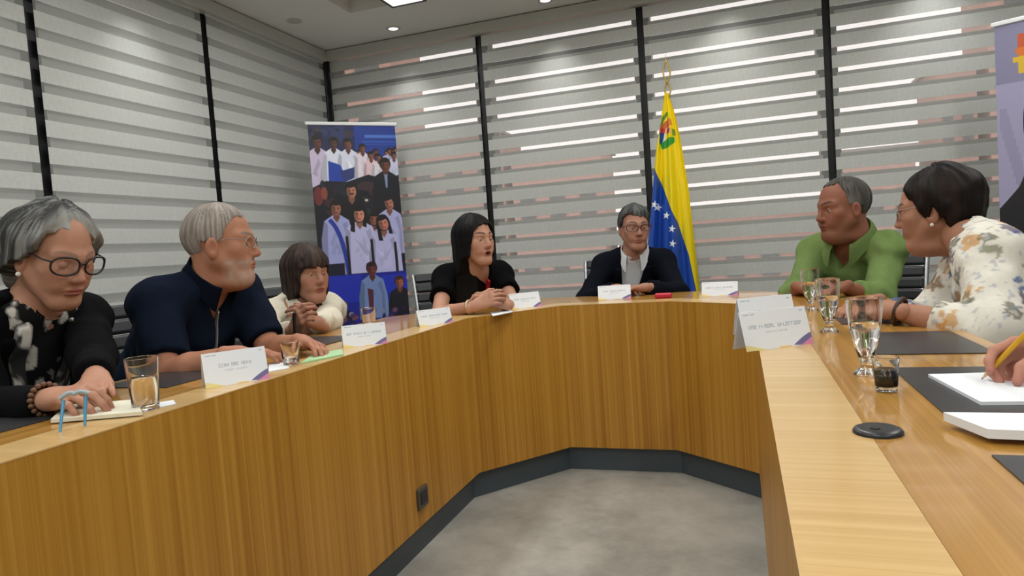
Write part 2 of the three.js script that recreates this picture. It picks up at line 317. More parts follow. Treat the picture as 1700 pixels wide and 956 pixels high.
function nameCard(x0, d0, x1, d1, h, lean, words, sub, label, lift = 0) {
  const w = Math.hypot(x1 - x0, d1 - d0);
  const g = thing('name_card', label, 'name card', V3((x0 + x1) / 2, TOP + lift, -(d0 + d1) / 2), Math.atan2(d1 - d0, x1 - x0), 'folded name cards');
  const print = mat(0xffffff, 0.75, { map: cardTexture(words, sub, words.length * 7 + words[0] + sub.length * 3 + Math.round(x0 * 100) + 400) });
  const geo = new THREE.BoxGeometry(w, h, 0.0008).translate(0, h / 2, 0);
  const f = mesh('front_leaf', geo, print, g); f.rotation.x = -lean;
  const b = mesh('rear_leaf', geo, paper, g); b.rotation.x = lean; b.position.set(0, 0.0002, -2 * h * Math.sin(lean) - 0.0012);
  f.userData.label = 'white printed leaf with yellow and purple corners';
  return g;
}
nameCard(-1.143, 1.195, -1.059, 1.306, 0.078, 0.3, [4, 3, 4], [8, 9], 'white folded name card before the man in the navy polo');
nameCard(-1.148, 1.76, -1.043, 1.84, 0.068, 0.3, [3, 5, 2, 7], [6, 8], 'white folded name card before the woman in the cream shirt');
nameCard(-1.131, 2.245, -1.051, 2.368, 0.062, 0.3, [5, 8, 5], [7, 6], 'white folded name card beside the left arm of the woman in black top');
nameCard(-0.955, 2.79, -0.85, 2.90, 0.07, 0.3, [4, 8, 4], [9, 5], 'white folded name card between the woman in black and the man in blazer');
nameCard(-0.63, 3.09, -0.482, 3.114, 0.066, 0.3, [4, 5, 6], [6, 7], 'white folded name card before the man in the navy blazer');
nameCard(-0.165, 3.053, -0.015, 3.036, 0.062, 0.3, [4, 6, 7], [8, 6], 'white folded name card standing beside the foot of the flag');
nameCard(0.005, 1.565, 0.150, 1.669, 0.088, 0.28, [3, 6, 9], [5, 3, 7], 'white folded name card in front of its twin on the pale table border');
nameCard(0.0, 1.80, 0.135, 1.88, 0.098, 0.25, [4, 7], [8], 'white folded name card half hidden behind its twin beside the footed glasses');
// tumblers and footed glasses
function tumbler(name, label, pos, r0, r1, h, fill, group) {
  const g = thing(name, label, 'glass', pos, 0, group), t = 0.0016;
  mesh('glass', lathe([[0, 0], [r0 - 0.002, 0], [r0, 0.002], [r1, h - 0.001], [r1 - t / 2, h], [r1 - t, h - 0.001], [r0 - t, 0.008], [0, 0.007]], 40), clearGlass, g);
  if (fill) { const rf = mix(r0 - t, r1 - t, (fill - 0.008) / (h - 0.008)) - 0.0002; mesh('water', lathe([[0, 0.0074], [r0 - t - 0.0004, 0.0084], [rf, fill], [0, fill]], 40), water, g); }
  return g;
}
const onTop = (u, v) => { const p = atHeight(u, v, TOP); return V3(p.x, TOP + 0.0005, p.z); };
tumbler('water_glass', 'straight tumbler half full of water beside the cream notebook', onTop(243, 680), 0.024, 0.0305, 0.103, 0.062, 'drinking glasses');
tumbler('water_glass', 'small tumbler beside the forearm of the man in navy polo', onTop(484, 606), 0.02, 0.026, 0.062, 0.02, 'drinking glasses');
tumbler('water_glass', 'tumbler peeking out behind the name card of the cream shirt', V3(-1.19, TOP + 0.0005, -1.99), 0.02, 0.024, 0.1, 0.05, 'drinking glasses');
function footedGlass(label, pos) {
  const g = thing('footed_glass', label, 'glass', pos, 0, 'footed glasses on the right table'), t = 0.0016;
  const outer = [[0, 0], [0.021, 0], [0.0215, 0.003], [0.012, 0.012], [0.0085, 0.02], [0.0115, 0.028], [0.0185, 0.05], [0.0255, 0.085], [0.0285, 0.115], [0.029, 0.134]];
  const innerP = [[0.0285 - t / 2, 0.135], [0.029 - t - 0.0005, 0.134], [0.0285 - t, 0.115], [0.0255 - t, 0.085], [0.0185 - t, 0.05], [0.0105 - t, 0.031], [0, 0.029]];
  mesh('glass', lathe([...outer, ...innerP], 40), clearGlass, g);
  mesh('water', lathe([[0, 0.0294], [0.0086, 0.0316], [0.0166, 0.05], [0.0228, 0.078], [0.0245, 0.092], [0, 0.092]], 40), water, g);
}
footedGlass('footed glass of water behind the small cup of black coffee', onTop(1439, 622));
footedGlass('footed glass of water right of the white name cards', onTop(1377, 552));
footedGlass('footed glass of water before the man in the green shirt', onTop(1347, 516));
{
  const g = tumbler('coffee_cup', 'small clear cup of black coffee beside a footed glass', onTop(1472, 649), 0.0155, 0.0195, 0.054, 0, 'small cups');
  mesh('coffee', lathe([[0, 0.0068], [0.0143, 0.0078], [0.0166, 0.033], [0, 0.033]], 32), mat(lin('#0a0504'), 0.2), g);
}
// papers
const px2 = (u, v, y) => { const p = atHeight(u, v, y); return [p.x, p.z]; };
{
  const a = px2(1541, 622, TOP + 0.006), b = px2(1628, 668, TOP + 0.006);
  lay('paper_stack', [b, [b[0] + 0.27, b[1] - 0.02], [a[0] + 0.24, a[1] - 0.03], a], TOP + 0.0021, 0.005, paper, 'white writing pad under the hand with the yellow pencil', 'paper');
  const c = px2(1566, 682, TOP + 0.02), d = px2(1640, 727, TOP + 0.008);
  const [g, p] = slab([d, [d[0] + 0.26, d[1] + 0.03], [c[0] + 0.29, c[1] - 0.0], c], TOP + 0.0074, 0.011);
  const o = tag(mesh('paper_stack', g, paper), 'thick stack of white papers overlapping the writing pad', 'paper'); o.position.copy(p);
}
{
  const q = [[84, 697], [236, 684], [222, 664], [110, 672]].map(([u, v]) => px2(u, v, TOP + 0.008));
  lay('notebook', q, TOP + 0.0022, 0.007, creamPaper, 'open cream paged notebook under the hands of the grey haired woman', 'notebook');
  const e = [[258, 676], [292, 669], [288, 663], [256, 668]].map(([u, v]) => px2(u, v, TOP + 0.003));
  lay('paper_sheet', e, TOP + 0.0005, 0.0015, paper, 'small white paper beside the straight tumbler', 'paper');
  const f = [[446, 616], [480, 610], [474, 600], [446, 604]].map(([u, v]) => px2(u, v, TOP + 0.003));
  lay('paper_sheet', f, TOP + 0.0005, 0.002, paper, 'white paper by the wrist of the man in navy polo', 'paper');
  const h = [[500, 602], [570, 588], [568, 580], [522, 586]].map(([u, v]) => px2(u, v, TOP + 0.004));
  lay('folder', h, TOP + 0.0005, 0.004, mat(lin('#a9d3a0'), 0.6), 'pale green folder before the woman in the cream shirt', 'folder');
  const k = [[818, 524], [852, 517], [846, 513], [814, 518]].map(([u, v]) => px2(u, v, TOP + 0.003));
  lay('paper_sheet', k, TOP + 0.0005, 0.002, paper, 'white sheet under the clasped hands of the woman in black', 'paper');
  const r = tag(mesh('red_case', new RoundedBoxGeometry(0.075, 0.022, 0.035, 3, 0.008), mat(lin('#c01c3c'), 0.4)), 'small red case lying at the inner table edge', 'case');
  const rp = atHeight(1101, 495, TOP); r.position.set(rp.x, TOP + 0.0115, rp.z - 0.01); r.rotation.y = 0.1;
}
// blue eyeglasses held temples down over the notebook
const UP = V3(0, 1, 0);
function eyeglasses(parent, w, lens, frameMat, lensMat, opts = {}) {   // origin at the bridge, front towards +z, temples run to -z
  const { thick = 0.0022, drop = 0.0, len = 0.11, round = 1, half = 0.5 * w } = opts;
  const cx = half * 0.52, rx = half * 0.42, ry = lens;
  for (const s of [-1, 1]) {
    const pts = []; for (let i = 0; i < 20; i++) { const a = i / 20 * Math.PI * 2, sq = round; const ca = Math.sign(Math.cos(a)) * Math.abs(Math.cos(a)) ** sq, sa = Math.sign(Math.sin(a)) * Math.abs(Math.sin(a)) ** sq; const x = s * cx + rx * ca; pts.push(V3(x, ry * sa - drop, -0.22 * x * x / 0.07)); }
    mesh('rim', tube(pts, thick, 40, 6, true), frameMat, parent);
    const sh = new THREE.Shape(pts.map((p) => new THREE.Vector2(p.x, p.y))); const lg = new THREE.ShapeGeometry(sh); const lp = lg.attributes.position; for (let i = 0; i < lp.count; i++) lp.setZ(i, -0.22 * lp.getX(i) ** 2 / 0.07); lg.computeVertexNormals();
    mesh('lens', lg, lensMat, parent);
    const hx = s * (cx + rx), hz = -0.22 * (cx + rx) ** 2 / 0.07;
    mesh('temple', tube([V3(hx, ry * 0.45, hz), V3(s * (half + 0.004), ry * 0.5, hz - 0.012), V3(s * (half + 0.006), ry * 0.45, -len * 0.75), V3(s * (half), -0.012, -len)], thick * 0.85, 24, 6), frameMat, parent);
  }
  mesh('bridge', tube([V3(-(cx - rx), ry * 0.15, 0), V3(0, ry * 0.34, 0.002), V3(cx - rx, ry * 0.15, 0)], thick, 10, 6), frameMat, parent);
}
const lensMat = new THREE.MeshPhysicalMaterial({ color: 0xffffff, transmission: 1, thickness: 0, roughness: 0.02, ior: 1.4 });

// ---------------------------------------------------------------- banners
const chrome = mat(lin('#c9ccce'), 0.3, { metalness: 0.8 });
function banner(label, xa, da, xb, db, top, texture) {
  const w = Math.hypot(xb - xa, db - da);
  const g = thing('roll_up_banner', label, 'banner', V3((xa + xb) / 2, 0, -(da + db) / 2), Math.atan2(db - da, xb - xa), 'roll-up banners');
  mesh('sheet', new THREE.BoxGeometry(w, top - 0.07, 0.0012).translate(0, 0.07 + (top - 0.07) / 2, 0), mat(0xffffff, 0.5, { map: texture }), g);
  mesh('top_rail', new RoundedBoxGeometry(w + 0.03, 0.022, 0.016, 3, 0.006).translate(0, top, 0), mat(lin('#e4e6e6'), 0.4), g);
  mesh('base_case', new RoundedBoxGeometry(w + 0.03, 0.075, 0.09, 3, 0.02).translate(0, 0.038, 0), chrome, g);
  mesh('pole', bar(V3(0, 0.07, -0.02), V3(0, top, -0.012), 0.007), chrome, g);
  for (const s of [-1, 1]) mesh('foot', new RoundedBoxGeometry(0.03, 0.012, 0.2, 2, 0.004).translate(s * w * 0.35, 0.006, 0), chrome, g);
  return g;
}
const crowd = canvasTexture(168, 516, (c, W, H) => {
  // painted in units of the zoomed photograph: x 0..390 across the sheet, y 0..1310 down it; coarse, like the print seen from here
  c.scale(W / 390, H / 1310); let s = 77; const r = () => (s = (s * 16807) % 2147483647) / 2147483647;
  const el = (x, y, rx, ry, f, rot = 0) => { c.fillStyle = f; c.beginPath(); c.ellipse(x, y, rx, ry, rot, 0, 7); c.fill(); };
  const rect = (x, y, w, h, f) => { c.fillStyle = f; c.fillRect(x, y, w, h); };
  const poly = (pts, f) => { c.fillStyle = f; c.beginPath(); pts.forEach(([x, y], i) => i ? c.lineTo(x, y) : c.moveTo(x, y)); c.fill(); };
  const tone = (hex, k) => { const n = parseInt(hex.slice(1), 16); return '#' + [16, 8, 0].map((b) => clamp(Math.round((n >> b & 255) * k), 0, 255).toString(16).padStart(2, '0')).join(''); };
  const mottle = (x, y, w, h, cols, n, size) => { for (let i = 0; i < n; i++) el(x + r() * w, y + r() * h, size * (0.4 + r()), size * (0.4 + r()), cols[Math.floor(r() * cols.length)], r() * 3); };
  // a half figure: sloping shoulders, arms, neck, tilted head, hair; long gives hair down to the chest
  const figure = (x, y, k, shirt, skin, hair, o = {}) => {
    c.save(); c.translate(x, y); c.scale(k, k);
    poly([[-13, 22], [-46, 44], [-60, 110], [-64, 210], [62, 210], [58, 110], [45, 44], [13, 22]], shirt);
    poly([[-46, 44], [-60, 110], [-64, 210], [-42, 210], [-38, 110], [-34, 60]], tone(shirt, 0.8)); poly([[20, 60], [34, 110], [30, 210], [44, 210], [46, 110], [36, 50]], tone(shirt, 0.86));
    for (let i = 0; i < 7; i++) poly([[-30 + r() * 60, 60 + r() * 40], [-26 + r() * 56, 120 + r() * 60], [-34 + r() * 60, 130 + r() * 60]], tone(shirt, 0.84 + r() * 0.28));
    poly([[-10, 10], [10, 10], [12, 34], [0, 52], [-12, 34]], tone(skin, 0.8));
    c.rotate(o.tilt ?? 0);
    if (o.long) { el(0, -4, 25, 32, hair); poly([[-25, -6], [-14, 0], [-15, 62], [-30, 58]], hair); poly([[25, -6], [14, 0], [13, 40], [26, 44]], hair); } else el(0, -8, 23, 27, hair);
    el(1, 0, 18, 25, skin); el(6, 2, 12, 20, tone(skin, 1.15)); el(-9, 4, 7, 17, tone(skin, 0.78)); el(-1, -24, 20, 10, hair, -0.1);
    rect(-11, -5, 8, 3, tone(skin, 0.4)); rect(4, -5, 8, 3, tone(skin, 0.4)); el(2, 14, 6, 2.4, o.lips ?? tone(skin, 0.62)); if (o.lipHair) rect(-7, 7, 17, 4, '#1c1512');
    c.restore();
  };
  rect(0, 0, 390, 1310, '#12142c');
  rect(0, 0, 390, 120, '#1b2550'); rect(200, 0, 190, 150, '#1c3a92'); rect(246, 52, 144, 16, '#4a76cc'); rect(232, 84, 158, 12, '#2f57b4'); mottle(0, 20, 200, 60, ['#101830', '#2a3460', '#3a3038'], 26, 16);
  const skins = ['#6b4030', '#83503c', '#5a3528', '#93604a'], shirts = ['#cfcfe6', '#b9bcdf', '#e2dfea', '#d8c6d8', '#27377c'];
  for (let i = 0; i < 40; i++) figure(12 + r() * 370, 120 + r() * 75, 0.36 + r() * 0.16, shirts[Math.floor(r() * 5)], skins[Math.floor(r() * 4)], '#14111a', { tilt: r() * 0.4 - 0.2 });
  rect(200, 0, 190, 92, '#1c3a92'); rect(246, 50, 144, 14, '#4a76cc'); rect(232, 78, 158, 8, '#2f57b4');
  figure(34, 88, 1.05, '#cdc0dd', '#553429', '#120e14'); figure(104, 92, 0.92, '#dfe3f4', '#4c2e27', '#100d14', { tilt: 0.1 }); figure(168, 96, 0.9, '#dadff2', '#6d4335', '#141018', { tilt: -0.1 }); figure(232, 116, 0.72, '#e4dbe8', '#6d4335', '#141018'); figure(268, 150, 0.66, '#e6c6cf', '#7a4a3a', '#141018'); figure(302, 158, 0.6, '#e2dbe6', '#7a4a3a', '#141018'); figure(374, 150, 0.62, '#cfd3ee', '#7a4a3a', '#141018');
  poly([[76, 170], [128, 190], [150, 250], [128, 330], [70, 320]], '#2140a6'); poly([[120, 220], [190, 200], [186, 250], [140, 270]], '#2b3a78');
  poly([[0, 292], [60, 262], [150, 268], [250, 236], [330, 262], [390, 240], [390, 580], [0, 580]], '#10131f'); mottle(0, 280, 390, 200, ['#1a2030', '#2a1a20', '#0c0e16', '#20302c', '#3a2228', '#161c3a'], 60, 20);
  el(22, 330, 20, 44, '#6e2c2c'); el(48, 318, 14, 30, '#8a4438'); el(240, 290, 46, 22, '#3a2a2c'); el(232, 356, 8, 6, '#c8c4c0');
  figure(330, 196, 1.12, '#0d1220', '#63392b', '#120d12'); poly([[322, 236], [338, 236], [334, 300], [326, 300]], '#8593b8');
  figure(166, 312, 1.22, '#0f1016', '#a06a58', '#14100e', { lipHair: 1 });
  figure(92, 392, 1.2, '#a3a8dc', '#8d5848', '#110d12', { tilt: 0.12 }); figure(334, 376, 1.14, '#aeb1e0', '#9a6453', '#110d12', { tilt: -0.2 }); figure(258, 448, 1.05, '#a9abd8', '#845041', '#0f0c10', { long: 1, tilt: 0.2 });
  figure(192, 424, 1.3, '#bdbce6', '#b27864', '#0c090d', { long: 1, tilt: 0.06, lips: '#a33a40' }); figure(300, 470, 1.26, '#b9b8e4', '#ab6b5c', '#0c090d', { long: 1, tilt: -0.16, lips: '#a33a40' });
  c.strokeStyle = '#22379a'; c.lineWidth = 19; c.beginPath(); c.moveTo(60, 440); c.quadraticCurveTo(118, 500, 128, 720); c.stroke();
  c.strokeStyle = '#0f0d16'; c.lineWidth = 11; for (const [x, y] of [[130, 520], [240, 540], [348, 560]]) { c.beginPath(); c.moveTo(x, y); c.lineTo(x + 2, 720); c.stroke(); }
  rect(0, 700, 390, 610, '#17228f'); rect(0, 700, 180, 130, '#1b2db0'); rect(270, 715, 120, 90, '#1c30b6');
  figure(230, 684, 1.1, '#7389bd', '#642c30', '#251216'); poly([[204, 770], [230, 780], [224, 880], [206, 880]], '#522636'); figure(354, 756, 0.98, '#171624', '#94543f', '#43221c'); figure(92, 846, 0.72, '#241628', '#9c6856', '#6b5a52');
  mottle(0, 880, 390, 70, ['#4a3060', '#2a1c4c', '#6a4458', '#141a60', '#7f86a4'], 40, 13); rect(0, 960, 390, 350, '#141c78'); mottle(0, 960, 390, 330, ['#1a2590', '#10175c', '#2233a0'], 40, 34);
});
banner('tall roll-up banner printed with a crowd of people in pale shirts', -2.553, 3.72, -2.141, 4.11, 1.9, crowd);
const lavender = canvasTexture(512, 1536, (c, W, H) => {
  c.fillStyle = '#8482a0'; c.fillRect(0, 0, W, H); c.fillStyle = '#a09cbc'; c.fillRect(0, 235, W, H - 235);
  c.fillStyle = '#9490ae'; for (let i = 0; i < 9; i++) c.fillRect(10 + i * 7, 330 + i * 30, 26, 90);
  const block = (x, y, w, h) => { c.fillStyle = '#c2562e'; c.fillRect(x, y, w, h * 0.34); c.fillStyle = '#d5722a'; c.fillRect(x, y + h * 0.34, w, h * 0.3); c.fillStyle = '#d9b42e'; c.fillRect(x, y + h * 0.64, w, h * 0.36); };
  block(78, 55, 30, 150); block(134, 55, 30, 150); c.fillStyle = '#d5722a'; c.fillRect(70, 108, 110, 20); c.fillStyle = '#d9b42e'; c.fillRect(60, 140, 120, 20);
  c.fillStyle = '#17151c'; c.beginPath(); c.moveTo(W, 235); c.lineTo(130, 235); c.quadraticCurveTo(72, 330, 96, 480); c.quadraticCurveTo(110, 560, 70, 640); c.quadraticCurveTo(20, 700, 0, 720); c.lineTo(0, H); c.lineTo(W, H); c.fill();
  c.fillStyle = '#6e6a80'; c.beginPath(); c.ellipse(330, 420, 90, 120, 0, 0, 7); c.fill();
});
banner('lavender roll-up banner with orange and yellow lettering and a black figure', 1.18, 3.8, 1.685, 3.54, 1.9, lavender);

// ---------------------------------------------------------------- flag on its staff
{
  const D = 4.16, base = V3(-0.355, 0, -D), FT = 1.85, fy = (y) => FT + (y - 1.8) * 1.05;
  const f = thing('flag', 'yellow and blue flag with white stars hanging from a gold tipped staff', 'flag', base);
  const gold = mat(lin('#b99a4a'), 0.3, { metalness: 0.8 }), wood = mat(lin('#5a3a20'), 0.5);
  mesh('stand', lathe([[0, 0.05], [0.03, 0.05], [0.05, 0.03], [0.15, 0.02], [0.155, 0], [0, 0]], 40), gold, f);
  mesh('pole', bar(V3(0, 0.03, 0), V3(0, FT, 0), 0.011), wood, f);
  // openwork spear finial
  const fin = [];
  for (const s of [-1, 1]) fin.push(tube([V3(0, fy(1.79), 0), V3(s * 0.012, fy(1.815), 0), V3(s * 0.016, fy(1.84), 0), V3(s * 0.002, fy(1.875), 0), V3(-s * 0.016, fy(1.91), 0), V3(-s * 0.019, fy(1.945), 0), V3(-s * 0.009, fy(1.975), 0), V3(0, fy(2.0), 0)], 0.0045, 40, 8));
  fin.push(bar(V3(0, fy(1.99), 0), V3(0, fy(2.03), 0), 0.005, 0.0012), bar(V3(0, fy(1.76), 0), V3(0, fy(1.8), 0), 0.013, 0.009), new THREE.SphereGeometry(0.0085, 12, 8).translate(0, fy(1.875), 0));
  mesh('finial', mergeGeometries(fin.map((g) => g.toNonIndexed())), gold, f);
  // outline of the hanging cloth, left and right edges by height (metres from the staff)
  const edge = (y, tab) => { for (let i = 1; i < tab.length; i++) if (y >= tab[i][0]) { const a = tab[i - 1], b = tab[i]; return mix(b[1], a[1], clamp((y - b[0]) / (a[0] - b[0]), 0, 1)); } return tab[tab.length - 1][1]; };
  const world = (u, v) => { const d = at(u, v, 1).sub(camera.position), p = camera.position.clone().addScaledVector(d, -D / d.z); return [p.y, p.x - base.x]; };
  const L = [[1104, 155], [1097, 205], [1090, 247], [1083, 332], [1077, 395], [1070, 480]].map((q) => world(...q)), R = [[1110, 155], [1121, 190], [1130, 229], [1144, 314], [1153, 395], [1164, 490]].map((q) => world(...q));
  L.push([0.62, L[5][1] - 0.03], [0.3, L[5][1] + 0.04]); R.push([0.62, R[5][1] + 0.03], [0.3, R[5][1] - 0.02]);
  const y1 = Math.max(L[0][0], R[0][0]), y0 = 0.42, st = (u, v) => { const [y, x] = world(u, v); return [(x - edge(y, L)) / (edge(y, R) - edge(y, L)), (y1 - y) / (y1 - y0)]; };
  const tex = canvasTexture(512, 1024, (c, W, H) => {
    const P = (u, v) => { const [s, t] = st(u, v); return [s * W, t * H]; };
    c.fillStyle = '#f2d90a'; c.fillRect(0, 0, W, H);
    c.fillStyle = '#1448a8'; c.beginPath(); let first = true;
    for (const q of [[1088, 278], [1103, 314], [1126, 368], [1144, 422], [1157, 485]]) { const [x, y] = P(...q); first ? c.moveTo(x - 60, y - 30) : c.lineTo(x, y); first = false; }
    c.lineTo(W * 0.98, H); c.lineTo(-9, H); c.lineTo(-9, P(1086, 280)[1]); c.fill();
    c.fillStyle = '#b01228'; c.fillRect(0, H * 0.9, W * 0.16, H * 0.1);
    c.fillStyle = '#f4f6fa';
    for (const [u, v] of [[1093, 345], [1108, 358], [1118, 380], [1119, 404], [1112, 428], [1088, 340]]) {
      const [x, y] = P(u, v), kx = P(u + 1, v)[0] - x, ky = P(u, v + 1)[1] - y; c.beginPath();
      for (let i = 0; i < 10; i++) { const a = i / 10 * Math.PI * 2 - Math.PI / 2 + 0.2, q = i % 2 ? 2.7 : 6.8; c.lineTo(x + Math.cos(a) * q * kx, y + Math.sin(a) * q * ky); } c.fill();
    }
    // the arms: shield in red, yellow and blue, cornucopias above, green branches round it, ribbon below
    const patch = (pts, color) => { c.fillStyle = color; c.beginPath(); pts.forEach((q, i) => { const [x, y] = P(...q); i ? c.lineTo(x, y) : c.moveTo(x, y); }); c.fill(); };
    patch([[1096, 212], [1100, 196], [1107, 186], [1110, 190], [1102, 202], [1099, 216]], '#5d8f2a');
    patch([[1096, 214], [1104, 203], [1110, 200], [1113, 206], [1112, 214], [1102, 215]], '#cf6a3a'); patch([[1110, 196], [1115, 200], [1117, 208], [1112, 210]], '#e08a3a');
    patch([[1096, 214], [1105, 214], [1104, 224], [1097, 226]], '#c23a32'); patch([[1105, 214], [1114, 213], [1116, 222], [1104, 224]], '#f0b48a'); patch([[1096, 222], [1104, 222], [1104, 238], [1096, 240]], '#1d4f96');
    patch([[1104, 222], [1106, 222], [1102, 246], [1098, 246]], '#eef0ee');
    patch([[1097, 240], [1108, 232], [1120, 228], [1121, 236], [1112, 246], [1100, 249]], '#2f9a3a'); patch([[1116, 214], [1121, 216], [1122, 226], [1117, 226]], '#6b8f2a');
    patch([[1108, 216], [1113, 214], [1112, 222], [1108, 224]], '#7a3a20');
  });
  const NS = 56, NT = 90, pos = [], uv = [], idx = [];
  for (let j = 0; j <= NT; j++) for (let i = 0; i <= NS; i++) {
    const s = i / NS, t = j / NT, y = mix(y1, y0, t), l = edge(y, L), r = edge(y, R), x = mix(l, r, s), w = r - l;
    const fold = (0.1 * w + 0.004) * Math.sin(s * 13 + 1.2 * t + 0.6 * Math.sin(t * 5)) + 0.05 * w * Math.sin(s * 27 - t * 3) + 0.35 * w * Math.sin(Math.PI * s) * 0.6;
    pos.push(x, y, fold + 0.013); uv.push(s, 1 - t);
  }
  for (let j = 0; j < NT; j++) for (let i = 0; i < NS; i++) { const a = j * (NS + 1) + i, b = a + 1, d = a + NS + 1, e = d + 1; idx.push(a, d, b, b, d, e); }
  const cg = new THREE.BufferGeometry(); cg.setAttribute('position', new THREE.Float32BufferAttribute(pos, 3)); cg.setAttribute('uv', new THREE.Float32BufferAttribute(uv, 2)); cg.setIndex(idx); cg.computeVertexNormals();
  mesh('cloth', cg, new THREE.MeshStandardMaterial({ map: tex, roughness: 0.55, side: THREE.DoubleSide }), f);
}
// ---------------------------------------------------------------- office chairs
const chairBlack = mat(lin('#1c2024'), 0.42), railMetal = mat(lin('#a9adaf'), 0.25, { metalness: 0.9 });
function makeChair() {
  const g = new THREE.Group(), SY = 0.42;
  // five-star base, casters, column
  mesh('column', bar(V3(0, 0.07, 0), V3(0, SY - 0.05, 0), 0.025, 0.02, 16), railMetal, g);
  for (let i = 0; i < 5; i++) {
    const a = i / 5 * Math.PI * 2 + 0.3, d = V3(Math.sin(a), 0, Math.cos(a));
    mesh('base_arm', bar(V3(0, 0.085, 0), d.clone().multiplyScalar(0.27).setY(0.06), 0.02, 0.012, 10), railMetal, g);
    const w = mesh('caster', mergeGeometries([new THREE.CylinderGeometry(0.025, 0.025, 0.018, 16).rotateZ(Math.PI / 2).translate(0.014, 0, 0), new THREE.CylinderGeometry(0.025, 0.025, 0.018, 16).rotateZ(Math.PI / 2).translate(-0.014, 0, 0), bar(V3(0, 0, 0), V3(0, 0.035, 0), 0.006)]), chairBlack, g); w.position.copy(d.multiplyScalar(0.27)).setY(0.025); w.rotation.y = a;
  }
  // ribbed seat and back: each padded roll is a piece
  const roll = new RoundedBoxGeometry(0.44, 0.034, 0.052, 3, 0.014), backRoll = new RoundedBoxGeometry(0.44, 0.0535, 0.03, 3, 0.013);
  for (let i = 0; i < 9; i++) { const m = mesh('seat_rib', roll, chairBlack, g); m.position.set(0, SY - 0.018 - 0.008 * Math.sin(i / 8 * Math.PI), -0.2 + i * 0.0505); }
  for (let i = 0; i < 9; i++) { const t = i / 8, m = mesh('back_rib', backRoll, chairBlack, g); m.position.set(0, SY + 0.03 + i * 0.054, -0.235 - 0.1 * t + 0.03 * Math.sin(t * Math.PI)); m.rotation.x = -0.2 + 0.2 * (0.5 - t); }
  for (const s of [-1, 1]) {
    mesh('side_rail', tube([V3(s * 0.226, SY - 0.015, 0.21), V3(s * 0.226, SY - 0.02, 0), V3(s * 0.226, SY - 0.01, -0.21), V3(s * 0.226, SY + 0.06, -0.245), V3(s * 0.226, SY + 0.25, -0.262), V3(s * 0.226, SY + 0.485, -0.338)], 0.011, 40, 8), railMetal, g);
    mesh('armrest', tube([V3(s * 0.236, SY - 0.01, -0.1), V3(s * 0.275, SY + 0.06, -0.08), V3(s * 0.285, SY + 0.19, -0.05), V3(s * 0.285, SY + 0.205, 0.06), V3(s * 0.28, SY + 0.19, 0.14), V3(s * 0.275, SY + 0.05, 0.12), V3(s * 0.236, SY - 0.01, 0.09)], 0.012, 48, 8), chairBlack, g);
  }
  mesh('under_plate', new RoundedBoxGeometry(0.44, 0.02, 0.2, 2, 0.006).translate(0, SY - 0.05, 0), blackMetal, g);
  return g;
}
const chairProto = makeChair();
function chair(x, z, yaw, label) {
  const c = chairProto.clone(); c.name = numbered('office_chair'); c.position.set(x, 0, z); c.rotation.y = yaw; scene.add(c); return tag(c, label, 'chair', 'black ribbed office chairs');
}
// ---------------------------------------------------------------- soft bodies: smooth fields turned into meshes
class Field {
  constructor() { this.q = []; this.lo = V3(9, 9, 9); this.hi = V3(-9, -9, -9); }
  grow(p, r) { this.lo.min(p.clone().subScalar(r)); this.hi.max(p.clone().addScalar(r)); }
  cap(a, b, ra, rb = ra, k = 0.02, sub = false) { const d = b.clone().sub(a); this.q.push({ t: 0, a, d, l: d.lengthSq() || 1e-9, ra, rb, k, sub }); if (!sub) { this.grow(a, ra); this.grow(b, rb); } return this; }
  ell(c, r, rot, k = 0.02, sub = false) {             // rot: Matrix4 whose columns are the axes
    const e = rot ? rot.elements : [1, 0, 0, 0, 0, 1, 0, 0, 0, 0, 1, 0]; this.q.push({ t: 1, a: c, r, e, k, sub }); if (!sub) this.grow(c, Math.max(...r)); return this;
  }
  at(x, y, z) {
    let d = 1;
    for (const p of this.q) {
      let v; const X = x - p.a.x, Y = y - p.a.y, Z = z - p.a.z;
      if (p.t === 0) { const t = clamp((X * p.d.x + Y * p.d.y + Z * p.d.z) / p.l, 0, 1), ux = X - p.d.x * t, uy = Y - p.d.y * t, uz = Z - p.d.z * t; v = Math.sqrt(ux * ux + uy * uy + uz * uz) - p.ra - (p.rb - p.ra) * t; }
      else {
        const e = p.e, r = p.r, a = (X * e[0] + Y * e[1] + Z * e[2]) / r[0], b = (X * e[4] + Y * e[5] + Z * e[6]) / r[1], c = (X * e[8] + Y * e[9] + Z * e[10]) / r[2];
        const k0 = Math.sqrt(a * a + b * b + c * c), a1 = a / r[0], b1 = b / r[1], c1 = c / r[2], k1 = Math.sqrt(a1 * a1 + b1 * b1 + c1 * c1);
        v = k1 < 1e-6 ? -Math.min(r[0], r[1], r[2]) : k0 * (k0 - 1) / k1;
      }
      if (p.sub) { v = -v; const h = Math.max(p.k - Math.abs(d - v), 0) / p.k; d = Math.max(d, v) + h * h * p.k / 4; }
      else { const h = Math.max(p.k - Math.abs(d - v), 0) / p.k; d = Math.min(d, v) - h * h * p.k / 4; }
    }
    return d;
  }
}
